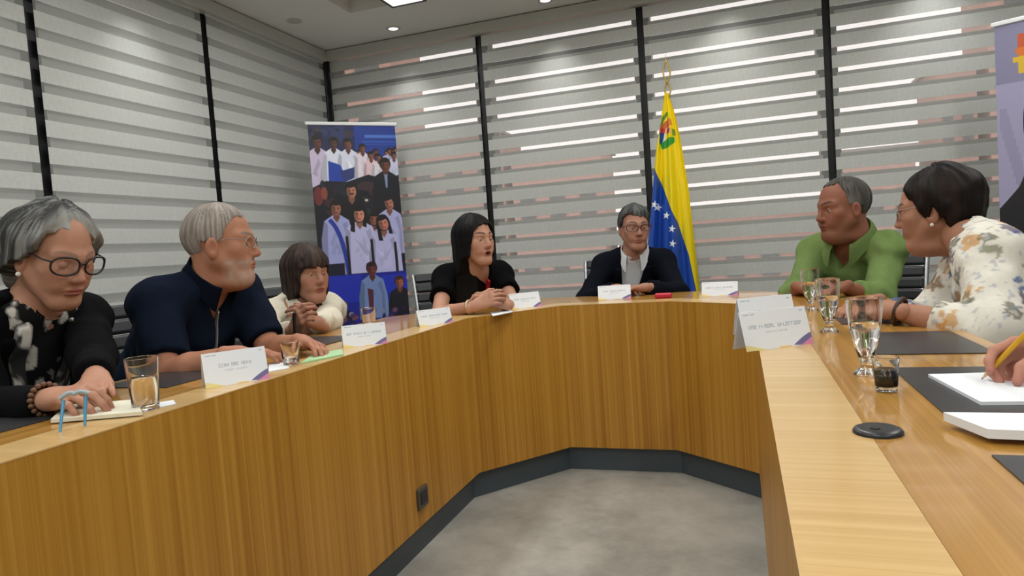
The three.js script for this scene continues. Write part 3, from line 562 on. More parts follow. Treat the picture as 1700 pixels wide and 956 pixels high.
function surface(f, lo, hi, cell, paintFn, cull = true) {
  const nx = Math.ceil((hi.x - lo.x) / cell) + 3, ny = Math.ceil((hi.y - lo.y) / cell) + 3, nz = Math.ceil((hi.z - lo.z) / cell) + 3;
  const ox = lo.x - cell, oy = lo.y - cell, oz = lo.z - cell, F = new Float32Array(nx * ny * nz), B = cull ? 4 : 1, far = cull ? B * cell * 1.75 + 0.012 : 1e9;
  for (let k = 0; k < nz; k += B) for (let j = 0; j < ny; j += B) for (let i = 0; i < nx; i += B) {
    if (B > 1) {
      const c = f(ox + (i + 1.5) * cell, oy + (j + 1.5) * cell, oz + (k + 1.5) * cell);
      if (Math.abs(c) > far) { for (let c2 = k; c2 < Math.min(k + B, nz); c2++) for (let b = j; b < Math.min(j + B, ny); b++) for (let a = i; a < Math.min(i + B, nx); a++) F[(c2 * ny + b) * nx + a] = c; continue; }
    }
    for (let c2 = k; c2 < Math.min(k + B, nz); c2++) for (let b = j; b < Math.min(j + B, ny); b++) for (let a = i; a < Math.min(i + B, nx); a++) F[(c2 * ny + b) * nx + a] = f(ox + a * cell, oy + b * cell, oz + c2 * cell);
  }
  const ids = new Int32Array(nx * ny * nz).fill(-1), pos = [], idx = [];
  const at8 = [0, 1, nx, nx + 1, nx * ny, nx * ny + 1, nx * ny + nx, nx * ny + nx + 1], E = [[0, 1], [2, 3], [4, 5], [6, 7], [0, 2], [1, 3], [4, 6], [5, 7], [0, 4], [1, 5], [2, 6], [3, 7]];
  const v = new Float32Array(8);
  for (let k = 0; k < nz - 1; k++) for (let j = 0; j < ny - 1; j++) for (let i = 0; i < nx - 1; i++) {
    const o = (k * ny + j) * nx + i; let m = 0; for (let q = 0; q < 8; q++) { v[q] = F[o + at8[q]]; if (v[q] < 0) m |= 1 << q; }
    if (m === 0 || m === 255) continue;
    let sx = 0, sy = 0, sz = 0, n = 0;
    for (const [a, b] of E) if ((v[a] < 0) !== (v[b] < 0)) { const t = v[a] / (v[a] - v[b]); sx += mix(a & 1, b & 1, t); sy += mix(a >> 1 & 1, b >> 1 & 1, t); sz += mix(a >> 2, b >> 2, t); n++; }
    ids[o] = pos.length / 3; pos.push(ox + (i + sx / n) * cell, oy + (j + sy / n) * cell, oz + (k + sz / n) * cell);
  }
  const S = [1, nx, nx * ny];
  for (let k = 1; k < nz - 1; k++) for (let j = 1; j < ny - 1; j++) for (let i = 1; i < nx - 1; i++) {
    const o = (k * ny + j) * nx + i, a = F[o] < 0;
    for (let ax = 0; ax < 3; ax++) { const b = F[o + S[ax]] < 0; if (a === b) continue; const u = S[(ax + 1) % 3], w = S[(ax + 2) % 3], q0 = ids[o], q1 = ids[o - u], q2 = ids[o - u - w], q3 = ids[o - w]; if (q0 < 0 || q1 < 0 || q2 < 0 || q3 < 0) continue; if (a) idx.push(q0, q1, q2, q0, q2, q3); else idx.push(q0, q2, q1, q0, q3, q2); }
  }
  const g = new THREE.BufferGeometry(); g.setAttribute('position', new THREE.Float32BufferAttribute(pos, 3)); g.setIndex(idx); g.computeVertexNormals();
  if (paintFn) paintGeo(g, paintFn);
  return g;
}
function paintGeo(g, fn) { const p = g.attributes.position, n = g.attributes.normal, c = new Float32Array(p.count * 3); for (let i = 0; i < p.count; i++) { const q = fn(p.getX(i), p.getY(i), p.getZ(i), n.getX(i), n.getY(i), n.getZ(i)); c[i * 3] = q[0]; c[i * 3 + 1] = q[1]; c[i * 3 + 2] = q[2]; } g.setAttribute('color', new THREE.BufferAttribute(c, 3)); return g; }
const rgb = (hex) => { const c = new THREE.Color(hex); return [c.r, c.g, c.b]; };
const cmix = (a, b, t) => [mix(a[0], b[0], t), mix(a[1], b[1], t), mix(a[2], b[2], t)];
const strip = (g) => { const h = g.index ? g.toNonIndexed() : g; for (const k of Object.keys(h.attributes)) if (!['position', 'normal', 'color'].includes(k)) h.deleteAttribute(k); return h; };
const skinMat = new THREE.MeshPhysicalMaterial({ vertexColors: true, roughness: 0.55, specularIntensity: 0.5 });
const hairMat = new THREE.MeshPhysicalMaterial({ vertexColors: true, roughness: 0.6, specularIntensity: 0.35 });
const clothMat = new THREE.MeshPhysicalMaterial({ vertexColors: true, roughness: 0.9, specularIntensity: 0.15 });
const fabric = (c) => new THREE.MeshPhysicalMaterial({ color: lin(c), roughness: 0.9, specularIntensity: 0.15 });
const tint = (m, c) => { const k = m.clone(); k.color = lin(c); return k; };

// ---------------------------------------------------------------- head: y up, z to the face, origin between the eyes' height and the ears
function headField(o) {
  const f = new Field(), w = o.wide ?? 1, j = o.jaw ?? 1, v = (x, y, z) => V3(x * w, y, z);
  f.ell(v(0, 0.034, -0.014), [0.0755 * w, 0.088, 0.096], null, 0.02);
  f.ell(v(0, -0.03, 0.028), [0.06 * w, 0.078, 0.058], null, 0.03);
  f.cap(v(-0.012, -0.1, 0.058), v(0.012, -0.1, 0.058), 0.02 * j, 0.02 * j, 0.025);
  for (const s of [-1, 1]) {
    f.cap(v(s * 0.054, -0.045, 0.0), v(s * 0.018, -0.097, 0.055), 0.019 * j, 0.018 * j, 0.03);
    f.cap(v(s * 0.046, -0.018, 0.05), v(s * 0.03, -0.05, 0.062), 0.02, 0.02, 0.02);
    f.cap(v(s * 0.046, 0.022, 0.06), v(s * 0.008, 0.02, 0.078), 0.0095, 0.011, 0.018);
  }
  for (const s of [-1, 1]) f.ell(v(s * 0.031, 0.0, 0.09), [0.016, 0.0095, 0.014], null, 0.012, true);
  f.cap(v(0, 0.01, 0.08), v(0, -0.03, 0.1), 0.0078, 0.011, 0.012);
  for (const s of [-1, 1]) f.cap(v(s * 0.0105, -0.034, 0.089), v(s * 0.009, -0.034, 0.095), 0.0078, 0.007, 0.008);
  f.ell(v(0, -0.06, 0.084), [0.022, 0.0055, 0.009], null, 0.008); f.ell(v(0, -0.0705, 0.082), [0.019, 0.006, 0.009], null, 0.008);
  if (o.mouthOpen) f.ell(v(0, -0.067, 0.094), [0.014, o.mouthOpen, 0.014], null, 0.004, true); else f.ell(v(0, -0.0652, 0.099), [0.024, 0.0016, 0.012], null, 0.003, true);
  for (const s of [-1, 1]) {
    f.ell(v(s * 0.078, -0.012, -0.008), [0.009, 0.031, 0.018], null, 0.008); f.ell(v(s * 0.085, -0.008, -0.003), [0.006, 0.018, 0.009], null, 0.005, true);
  }
  f.cap(V3(0, -0.055, -0.03), V3(0, -0.105, -0.045), 0.048 * (o.neck ?? 1), 0.05 * (o.neck ?? 1), 0.03);
  if (o.chin2) f.ell(V3(0, -0.112, 0.02), [0.05, 0.028, 0.045], null, 0.03);
  return f;
}
function headGeometry(o, cell) {
  const f = headField(o), w = o.wide ?? 1, skin = rgb(o.skin), lip = rgb(o.lips), brow = rgb(o.brow), hairC = rgb(o.beardColor ?? o.brow);
  const g = surface((x, y, z) => f.at(x, y, z), V3(-0.1, -0.2, -0.13), V3(0.1, 0.14, 0.125), cell, (x, y, z) => {
    let c = skin; const X = Math.abs(x / w), n = noise3(x * 90, y * 90, z * 90);
    c = cmix(c, lip, 0.22 * smooth(0.03, 0.012, Math.hypot(X - 0.042, y + 0.03)) * smooth(0.02, 0.05, z));       // cheeks
    c = cmix(c, lip, 0.25 * smooth(0.02, 0.01, Math.hypot(X, y + 0.03)) * smooth(0.08, 0.095, z));             // nose tip
    c = cmix(c, lip, 0.3 * smooth(0.07, 0.08, X) * smooth(0.03, 0, Math.abs(y + 0.012)));                       // ears
    if (o.stubble) { const b = smooth(-0.035, -0.06, y) * smooth(0.01, 0.045, z + 0.3 * (X - 0.03)) * smooth(-0.135, -0.115, y); const m = smooth(0.028, 0.018, X) * smooth(0.007, 0.003, Math.abs(y + 0.047)) * smooth(0.06, 0.08, z); c = cmix(c, hairC, o.stubble * Math.max(b * (X < 0.022 && Math.abs(y + 0.065) < 0.01 ? 0 : 1), m) * (0.75 + 0.5 * n)); }
    if (z > 0.055 && X < 0.0235 && y > -0.0765 && y < -0.0545) c = cmix(c, lip, smooth(1, 0.75, Math.hypot(X / 0.0235, (y + 0.0655) / 0.0115)));
    if (o.mouthOpen && z > 0.05 && Math.hypot(X / 0.013, (y + 0.067) / (o.mouthOpen * 0.95)) < 1) c = [0.06, 0.015, 0.015];
    const by = 0.0245 + 0.006 * Math.sin(clamp((X - 0.012) / 0.04, 0, 1) * 2.4), bt = 0.0042 * smooth(0.054, 0.035, X) * smooth(0.008, 0.014, X) + 0.0004;
    if (z > 0.04 && X > 0.01 && X < 0.054) c = cmix(c, brow, (o.browWeight ?? 0.85) * smooth(bt + 0.002, bt * 0.5, Math.abs(y - by)));
    return [c[0] * (1 + 0.05 * n), c[1] * (1 + 0.05 * n), c[2] * (1 + 0.05 * n)];
  });
  // eyes: white, iris, upper and lower lid
  const parts = [strip(g)], gaze = o.gaze ?? [0, 0];
  for (const s of [-1, 1]) {
    const e = new THREE.SphereGeometry(0.0118, 20, 14), d = V3(gaze[0], gaze[1], 1).normalize();
    paintGeo(e, (x, y, z) => { const a = V3(x, y, z).normalize().dot(d); return a > 0.95 ? [0.005, 0.004, 0.004] : a > 0.84 ? rgb(o.iris ?? '#3a2418') : [0.55, 0.5, 0.46]; });
    e.translate(s * 0.031 * w, 0, 0.0685); parts.push(strip(e));
    const lid = new THREE.SphereGeometry(0.0131, 20, 10, 0, Math.PI * 2, 0, Math.PI * (o.lid ?? 0.42)); lid.rotateX(0.35); paintGeo(lid, () => cmix(skin, lip, 0.15)); lid.translate(s * 0.031 * w, 0, 0.0683); parts.push(strip(lid));
    const low = new THREE.SphereGeometry(0.0129, 20, 8, 0, Math.PI * 2, Math.PI * 0.68, Math.PI * 0.32); low.rotateX(0.1); paintGeo(low, () => cmix(skin, lip, 0.2)); low.translate(s * 0.031 * w, 0, 0.0681); parts.push(strip(low));
  }
  return mergeGeometries(parts);
}
// hair: a shell over the skull, thick and long by the angle round the head (0 = face, pi = nape)
const table1 = (tab, a) => { for (let i = 1; i < tab.length; i++) if (a <= tab[i][0]) { const p = tab[i - 1], q = tab[i]; return mix(p[1], q[1], smooth(p[0], q[0], a)); } return tab[tab.length - 1][1]; };
function hairGeometry(o) {
  const { line, thick, drop = 0.3, hang = 0.02, wide = 1, ragged = 0.004, colors, wave = 0.003, freq = 26, extra, cell = 0.0034, down = -0.14, part = 0 } = o, c0 = rgb(colors[0]), c1 = rgb(colors[1]), c2 = rgb(colors[2] ?? colors[0]);
  const strand = (x, y, z) => { const a = Math.atan2(x, z + 0.01); return noise3(a * freq * 0.35 + 5, y * 9 + noise3(a * 3, y * 20, 3) * 1.2, Math.hypot(x, z) * 18); };
  const f = (x, y, z) => {
    const a = Math.abs(Math.atan2(x, z + 0.012)), yy = y < hang ? hang + (y - hang) * drop : y;
    const X = x / (0.0765 * wide), Y = (yy - 0.034) / 0.089, Z = (z + 0.014) / 0.097, k0 = Math.sqrt(X * X + Y * Y + Z * Z);
    const ln = table1(line, a), edge = o.taper ? mix(0.12 + 0.88 * smooth(-0.004, o.taper, y - ln), 1, smooth(0.9, 1.4, a)) : 1;   // thins out towards the hairline
    let d = (k0 - 1) * 0.085 - table1(thick, a) * (0.55 + 0.45 * smooth(0.13, 0.04, y)) * edge;
    d += wave * (strand(x, y, z) + 0.6 * noise3(x * 38, y * 30, z * 38));
    if (extra) d = extra(d, x, y, z);
    const cut = (ln + ragged * (noise3(a * 9, 2, x > 0 ? 1 : 7) + 0.6 * noise3(a * 26, 5, x > 0 ? 3 : 9)) - y - (part ? part * x : 0)) * 0.6;
    return Math.max(d, cut);
  };
  return surface(f, V3(-0.15, down, -0.17), V3(0.15, 0.17, 0.13), cell, (x, y, z) => {
    const s = 0.5 + 0.5 * strand(x * 1.0, y, z), t = 0.5 + 0.5 * noise3(Math.atan2(x, z) * 40, y * 14, Math.hypot(x, z) * 50), b = smooth(0.35, 0.7, 0.6 * s + 0.4 * t);
    let c = cmix(c0, c1, b); if (o.zones) c = cmix(c, c2, o.zones(x, y, z) * (0.6 + 0.4 * s)); return c;
  }, false);
}
// hand in its own frame: y along the fingers, z out of the back of the hand, x to the thumb side
function handGeometry(o, cell = 0.003) {
  const f = new Field(), k = o.size ?? 0.92, sc = (x, y, z) => V3(x * k, y * k, z * k), skin = rgb(o.skin), warm = rgb(o.warm ?? '#b06a58');
  const roots = [[0.0265, 0.086], [0.0085, 0.09], [-0.0105, 0.087], [-0.027, 0.078]], lens = [0.073, 0.081, 0.075, 0.06], rad = [0.0088, 0.009, 0.0085, 0.0075], tips = [];
  for (let i = 0; i < 4; i++) f.cap(sc(roots[i][0] * 0.55, 0.004, 0), sc(roots[i][0], roots[i][1], 0), 0.015 * k, 0.0105 * k, 0.012);
  f.ell(sc(0.014, 0.035, -0.012), [0.015 * k, 0.03 * k, 0.012 * k], null, 0.012); f.ell(sc(-0.016, 0.04, -0.01), [0.013 * k, 0.034 * k, 0.01 * k], null, 0.012);
  f.cap(sc(0, -0.03, 0), sc(0, 0.012, 0), 0.023 * k, 0.02 * k, 0.015);
  for (let i = 0; i < 4; i++) {
    let p = sc(roots[i][0], roots[i][1], 0), ang = 0; const sp = (o.spread ?? 0.08) * (1.4 - i) / 1.5, cu = o.curl[i];
    for (let j = 0; j < 3; j++) {
      ang += cu * [1.0, 1.25, 0.8][j]; const L = lens[i] * [0.45, 0.31, 0.24][j] * k, d = V3(Math.sin(sp) * Math.cos(ang), Math.cos(sp) * Math.cos(ang), -Math.sin(ang)), q = p.clone().addScaledVector(d, L);
      f.cap(p, q, rad[i] * k * (1 - 0.08 * j), rad[i] * k * (0.92 - 0.09 * j), 0.0035); p = q;
    }
    tips.push([p, ang, sp]);
  }
  const th = o.thumb ?? { out: 0.75, fold: 0.35 }; let p = sc(0.02, 0.022, -0.006), a = th.out;
  for (let j = 0; j < 3; j++) { const fo = th.fold * (1 + 0.8 * j), d = V3(Math.sin(a) * Math.cos(fo), Math.cos(a) * Math.cos(fo), -Math.sin(fo)), q = p.clone().addScaledVector(d, [0.042, 0.032, 0.026][j] * k); f.cap(p, q, [0.013, 0.0105, 0.0095][j] * k, [0.011, 0.0095, 0.0078][j] * k, 0.006); p = q; a -= th.bend ?? 0.25; }
  tips.push([p, 0, 0]);
  const g = surface((x, y, z) => f.at(x, y, z), f.lo.clone().subScalar(0.01), f.hi.clone().addScalar(0.01), cell, (x, y, z) => { const n = noise3(x * 120, y * 120, z * 120); let m = 0; for (const t of tips) m = Math.max(m, smooth(0.022, 0.006, Math.hypot(x - t[0].x, y - t[0].y, z - t[0].z))); const kn = smooth(0.016, 0.004, Math.abs(y - 0.086 * k)) * (z > 0 ? 0.5 : 0); return cmix(skin, warm, clamp(0.45 * m + 0.3 * kn + 0.08 * n, 0, 1)); });
  return { geo: g, tips: tips.map((t) => t[0]) };
}
function frameMatrix(origin, yDir, zDir) { const y = yDir.clone().normalize(), x = y.clone().cross(zDir).normalize(), z = x.clone().cross(y); return new THREE.Matrix4().makeBasis(x, y, z).setPosition(origin); }
function elbowOf(s, w, u, l, pole) {
  const d = w.clone().sub(s), L = Math.min(d.length(), (u + l) * 0.995), n = d.clone().normalize(), a = (u * u - l * l + L * L) / (2 * L), h = Math.sqrt(Math.max(u * u - a * a, 0));
  const q = pole.clone().addScaledVector(n, -pole.dot(n)).normalize(); return s.clone().addScaledVector(n, a).addScaledVector(q, h);
}
// ---------------------------------------------------------------- a seated person
const dumpJoints = [];
function person(o) {
  const root = thing('person', o.label, 'person', V3(o.pelvis[0], 0, -o.pelvis[1]), 0);
  const base = root.position, T = new THREE.Matrix4().makeTranslation(-base.x, 0, -base.z);
  const fwd = V3(Math.sin(o.yaw), 0, Math.cos(o.yaw)), left = V3(Math.cos(o.yaw), 0, -Math.sin(o.yaw));
  const P = V3(base.x, o.hipY ?? 0.53, base.z), N = o.neck.clone(), up = N.clone().sub(P).normalize(), K = o.build ?? 1;
  const front = fwd.clone().addScaledVector(up, -fwd.dot(up)).normalize(), torso = new THREE.Matrix4().makeBasis(left, up, front);
  const SC = N.clone().addScaledVector(up, -(o.slope ?? 0.055)), hw = o.shoulder ?? 0.165;
  const sh = { l: SC.clone().addScaledVector(left, hw).addScaledVector(fwd, o.twistL ?? 0), r: SC.clone().addScaledVector(left, -hw).addScaledVector(fwd, o.twistR ?? 0) };
  const arms = {};
  for (const s of ['l', 'r']) { const a = o.arms[s], S = sh[s], u = a.upper ?? 0.265, l = a.fore ?? 0.235, E = elbowOf(S, a.wrist, u, l, a.pole); const Lr = a.wrist.distanceTo(S); arms[s] = { ...a, S, E, W: Lr > u + l ? S.clone().lerp(a.wrist, (u + l) * 0.99 / Lr) : a.wrist }; }
  dumpJoints.push([o.label.slice(0, 24), N, sh.l, sh.r, arms.l.E, arms.r.E, arms.l.W, arms.r.W, o.head.pos]);
  const at_ = (t, f = 0, s = 0) => P.clone().lerp(SC, t).addScaledVector(front, f).addScaledVector(left, s);
  const bd = o.bellyDepth ?? 0.115, bw = o.bellyWide ?? 0.15, cd = o.chestDepth ?? 0.105;
  const torsoPrims = (f, e) => {
    f.ell(at_(0.72, 0.005), [hw * 0.92 * K + e, 0.17 + e, cd + e], torso, 0.05);
    f.ell(at_(0.3, 0.02), [bw + e, 0.19 + e, bd + e], torso, 0.06);
    f.ell(at_(0.0, 0.0), [0.165 + e, 0.12 + e, 0.13 + e], torso, 0.06);
    if (o.bust) for (const s of [-1, 1]) f.ell(at_(0.66, 0.07, s * 0.07), [0.062 + e, 0.06 + e, 0.055 + e], torso, 0.05);
    f.cap(sh.l, sh.r, 0.052 * K + e, 0.052 * K + e, 0.05);
    for (const s of ['l', 'r']) f.cap(N.clone().addScaledVector(up, 0.01), sh[s], 0.045 + e * 0.6, 0.05 * K + e, 0.05);
  };
  // skin
  const body = new Field(); torsoPrims(body, -0.012);
  const H = o.head, rot = new THREE.Euler(H.pitch ?? 0, H.yaw, H.roll ?? 0, 'YXZ'), hm = new THREE.Matrix4().makeRotationFromEuler(rot).scale(V3(1, 1, 1).multiplyScalar(H.size ?? 1)).setPosition(H.pos);
  const jaw = V3(0, -0.06, -0.03).applyMatrix4(hm); body.cap(N.clone().addScaledVector(up, -0.03), jaw, 0.054 * (o.neckR ?? 1), 0.048 * (o.neckR ?? 1), 0.03);
  for (const s of ['l', 'r']) { const a = arms[s]; body.cap(a.S, a.E, 0.045 * K, 0.034 * K, 0.025); body.cap(a.E, a.E.clone().lerp(a.W, 0.35), 0.033 * K, 0.035 * K, 0.01); body.cap(a.E.clone().lerp(a.W, 0.35), a.W, 0.035 * K, 0.0225, 0.01); }
  // legs: thighs level on the seat, shins down to the floor
  const legs = {};
  for (const [s, q] of [['l', 1], ['r', -1]]) { const hip = P.clone().addScaledVector(left, q * 0.085).add(V3(0, -0.02, 0)), knee = hip.clone().addScaledVector(fwd, 0.36).addScaledVector(left, q * 0.03).setY(0.5), ank = knee.clone().addScaledVector(fwd, o.footBack ?? -0.06).setY(0.08); legs[s] = { hip, knee, ank }; body.cap(hip, knee, 0.066, 0.05, 0.04); body.cap(knee, ank, 0.048, 0.032, 0.03); }
  const skin = rgb(o.face.skin), bodyGeo = surface((x, y, z) => body.at(x, y, z), body.lo.clone().subScalar(0.02), body.hi.clone().addScalar(0.02), 0.0095, (x, y, z) => { const n = 1 + 0.05 * noise3(x * 60, y * 60, z * 60); return [skin[0] * n, skin[1] * n, skin[2] * n]; });
  const parts = [strip(bodyGeo)]; const hg = headGeometry(o.face, o.face.cell ?? 0.0032); hg.applyMatrix4(hm); parts.push(hg);
  const tips = {};
  for (const [s, q] of [['l', 1], ['r', -1]]) {
    const a = arms[s]; if (!a.fingers) continue;
    const h = handGeometry({ skin: o.face.skin, warm: o.face.lips, size: a.size ?? 0.9, ...a.hand }, a.cell ?? 0.0032);
    const n = a.palm.clone().normalize(), m = frameMatrix(a.W, a.fingers, n.clone().negate());      // z is the back of the hand
    if (q < 0) { h.geo.scale(-1, 1, 1); const ix = h.geo.index.array; for (let i = 0; i < ix.length; i += 3) { const t = ix[i]; ix[i] = ix[i + 1]; ix[i + 1] = t; } h.geo.computeVertexNormals(); }
    // x of the frame is y cross z; a left hand has its thumb on +x when the palm faces -z, a right hand is its mirror image
    h.geo.applyMatrix4(m); parts.push(strip(h.geo)); tips[s] = h.tips.map((t) => V3(t.x * q, t.y, t.z).applyMatrix4(m));
  }
  const bm = mesh('body', mergeGeometries(parts).applyMatrix4(T), skinMat, root);
  // clothes
  const cloth = new Field(), trunk = new Field(), e = o.cloth.ease ?? 0.008; torsoPrims(cloth, e); torsoPrims(trunk, e);
  const sleeves = new Field();
  for (const s of ['l', 'r']) {
    const a = arms[s], L = o.cloth.sleeve ?? 2, r = o.cloth.sleeveR ?? 0.058;
    if (L <= 1) sleeves.cap(a.S, a.S.clone().lerp(a.E, L), r, r * (o.cloth.flare ?? 1), 0.035);
    else { sleeves.cap(a.S, a.E, r, r * 0.93, 0.035); sleeves.cap(a.E, a.E.clone().lerp(a.W, (L - 1)), r * 0.95, r * 0.68, 0.025); }
  }
  cloth.lo.min(sleeves.lo); cloth.hi.max(sleeves.hi);
  const nd = V3(), neckOpen = [N.clone().addScaledVector(up, o.cloth.neckUp ?? 0.02), jaw.clone().addScaledVector(up, 0.06)], nr = o.cloth.neckHole ?? 0.06;
  const vd = o.cloth.vneck;
  nd.subVectors(neckOpen[1], neckOpen[0]);
  const wr = o.cloth.wrinkle ?? 0.004, cuts = [];
  for (const s of ['l', 'r']) { const a = arms[s], L = o.cloth.sleeve ?? 2; if (L <= 1) { const c = a.S.clone().lerp(a.E, L), d = a.E.clone().sub(a.S).normalize(); cuts.push([c, d, 0.1]); } else { const c = a.E.clone().lerp(a.W, L - 1), d = a.W.clone().sub(a.E).normalize(); cuts.push([c, d, 0.07]); } }
  const hem = o.cloth.hem ?? 0.47;
  const toLocal = new THREE.Matrix4().copy(torso).setPosition(SC).invert(), tl = toLocal.elements;
  const creases = (x, y, z) => wr * (noise3(x * 16 + 0.5 * y, y * 16, z * 16) + 0.6 * noise3(x * 34, y * 22, z * 34)) + wr * 0.8 * Math.sin((x * 22 + y * 60 + z * 31) + 3 * noise3(x * 7, y * 7, z * 7)) * 0.5;
  const clothAt = (x, y, z) => {
    let d = trunk.at(x, y, z), ds = sleeves.at(x, y, z); if (Math.min(d, ds) > 0.06) return Math.min(d, ds);
    const cr = creases(x, y, z); d += cr; ds += cr;
    // neckline, sleeve ends, hem
    const cap = (a, b, ra, rb) => { const dx = b.x - a.x, dy = b.y - a.y, dz = b.z - a.z, t = clamp(((x - a.x) * dx + (y - a.y) * dy + (z - a.z) * dz) / (dx * dx + dy * dy + dz * dz), 0, 1); return Math.hypot(x - a.x - dx * t, y - a.y - dy * t, z - a.z - dz * t) - mix(ra, rb, t); };
    d = Math.max(d, -cap(neckOpen[0], neckOpen[1], nr, nr + 0.02));
    if (vd) { const lx = tl[0] * x + tl[4] * y + tl[8] * z + tl[12], ly = tl[1] * x + tl[5] * y + tl[9] * z + tl[13], lz = tl[2] * x + tl[6] * y + tl[10] * z + tl[14]; if (lz > 0 && ly > -vd - 0.02) d = Math.max(d, ((o.cloth.vwide ?? 0.075) * clamp((ly + vd) / (vd + 0.03), -1, 1.3) - Math.abs(lx)) * 0.9); }
    { const k = 0.035, h = Math.max(k - Math.abs(d - ds), 0) / k; d = Math.min(d, ds) - h * h * k / 4; }
    for (const [c, n, r] of cuts) { const q = (x - c.x) * n.x + (y - c.y) * n.y + (z - c.z) * n.z, rr = Math.hypot(x - c.x, y - c.y, z - c.z); if (rr < r * 1.6) d = Math.max(d, Math.min(q, r * 1.3 - rr + q)); }
    return Math.max(d, hem - y);
  };
  const cc = o.cloth.paint ?? (() => rgb(o.cloth.color));
  const cg = surface(clothAt, cloth.lo.clone().subScalar(0.02), cloth.hi.clone().addScalar(0.02), o.cloth.cell ?? 0.008, (x, y, z, nx, ny, nz) => { const n = 1 + 0.06 * noise3(x * 150, y * 150, z * 150), c = cc(x, y, z, V3(x, y, z).applyMatrix4(toLocal)); return [c[0] * n, c[1] * n, c[2] * n]; });
  mesh(o.cloth.name, cg.applyMatrix4(T), clothMat, root).userData.label = o.cloth.label;
  if (o.under) {                                          // what shows inside the open neck: a close-fitting layer without sleeves
    const un = new Field(), ue = o.under.ease ?? -0.004; torsoPrims(un, ue);
    const uAt = (x, y, z) => { let d = un.at(x, y, z) + 0.002 * noise3(x * 20, y * 20, z * 20); const t = clamp(((x - neckOpen[0].x) * nd.x + (y - neckOpen[0].y) * nd.y + (z - neckOpen[0].z) * nd.z) / nd.lengthSq(), 0, 1); d = Math.max(d, (o.under.hole ?? 0.056) + 0.02 * t - Math.hypot(x - neckOpen[0].x - nd.x * t, y - neckOpen[0].y - nd.y * t, z - neckOpen[0].z - nd.z * t)); const lz = tl[2] * x + tl[6] * y + tl[10] * z + tl[14], lx = tl[0] * x + tl[4] * y + tl[8] * z + tl[12]; return Math.max(d, -lz, Math.abs(lx) - 0.12, 0.6 - y); };
    mesh(o.under.name, surface(uAt, un.lo.clone().subScalar(0.02), un.hi.clone().addScalar(0.02), o.under.cell ?? 0.008, o.under.paint ?? (() => rgb(o.under.color))).applyMatrix4(T), clothMat, root).userData.label = o.under.label;
  }
  // a strip of cloth, metal or ribbon laid on the clothes: two edge lines in (sideways, upwards) metres from the shoulder line
  const drape = (name, A, B, thick, material, label, lift = 0) => {
    const nv = 26, nu = 6, at1 = (L, t) => { const k = t * (L.length - 1), i = Math.min(Math.floor(k), L.length - 2), q = k - i; return [mix(L[i][0], L[i + 1][0], q), mix(L[i][1], L[i + 1][1], q)]; };
    const fp = [], pos = [], idx = [];
    for (let j = 0; j <= nv; j++) for (let i = 0; i <= nu; i++) {
      const p0 = at1(A, j / nv), p1 = at1(B, j / nv), sx = mix(p0[0], p1[0], i / nu), sy = mix(p0[1], p1[1], i / nu);
      const p = SC.clone().addScaledVector(left, sx).addScaledVector(up, sy).addScaledVector(front, 0.3); let hit = 0;
      for (let k = 0; k < 60; k++) { const d = trunk.at(p.x, p.y, p.z) + creases(p.x, p.y, p.z); if (d < 0.0008) { hit = 1; break; } p.addScaledVector(front, -Math.max(d * 0.8, 0.001)); }
      fp.push(p);
    }
    for (const off of [0.004 + thick + lift, -0.006]) for (const p of fp) { const q = p.clone().addScaledVector(front, off); pos.push(q.x, q.y, q.z); }
    const M = nu + 1, S = fp.length, quad = (a, b, c, d) => idx.push(a, b, c, a, c, d);
    for (let j = 0; j < nv; j++) for (let i = 0; i < nu; i++) { const a = j * M + i; quad(a, a + 1, a + M + 1, a + M); quad(S + a, S + a + M, S + a + M + 1, S + a + 1); }
    for (let j = 0; j < nv; j++) { const a = j * M, b = a + nu; quad(a, a + M, S + a + M, S + a); quad(b, S + b, S + b + M, b + M); }
    for (let i = 0; i < nu; i++) { const b = nv * M + i; quad(i, S + i, S + i + 1, i + 1); quad(b, b + 1, S + b + 1, S + b); }
    const g = new THREE.BufferGeometry(); g.setAttribute('position', new THREE.Float32BufferAttribute(pos, 3)); g.setIndex(idx); g.computeVertexNormals();
    const m = mesh(name, g.applyMatrix4(T), material, root); if (label) m.userData.label = label; return m;
  };
  // turned-down collar round the neck
  const collar = (name, r0, h, fall, gap, material, spread = 0.022, lift = 0.03) => {
    const pos = [], idx = [], nu = 40, prof = [[0, -0.012], [0.001, h * 0.6], [0.003, h], [0.007, h * 0.92], [spread * 0.6, h * 0.3], [spread, -fall]];
    const ax = neckOpen[1].clone().sub(neckOpen[0]).normalize();
    for (let i = 0; i <= nu; i++) {
      const a = gap + (2 * Math.PI - 2 * gap) * i / nu, ca = Math.cos(a), sa = Math.sin(a), tip = smooth(1.0, gap, Math.min(a, 2 * Math.PI - a));
      for (const [dr, dh] of prof) { const r = r0 + dr + 0.012 * tip, hh = dh - (dh < 0 && dr > 0.01 ? 0.03 * tip : 0) - 0.02 * (1 + ca) * 0.5; const p = N.clone().addScaledVector(left, sa * r).addScaledVector(front, ca * r * 0.98 + 0.008).addScaledVector(ax, hh + lift); pos.push(p.x, p.y, p.z); }
    }
    const M = prof.length; for (let i = 0; i < nu; i++) for (let j = 0; j < M - 1; j++) { const a = i * M + j; idx.push(a, a + M, a + 1, a + 1, a + M, a + M + 1); }
    const g = new THREE.BufferGeometry(); g.setAttribute('position', new THREE.Float32BufferAttribute(pos, 3)); g.setIndex(idx); g.computeVertexNormals();
    const m2 = material.clone(); m2.side = THREE.DoubleSide; return mesh(name, g.applyMatrix4(T), m2, root);
  };
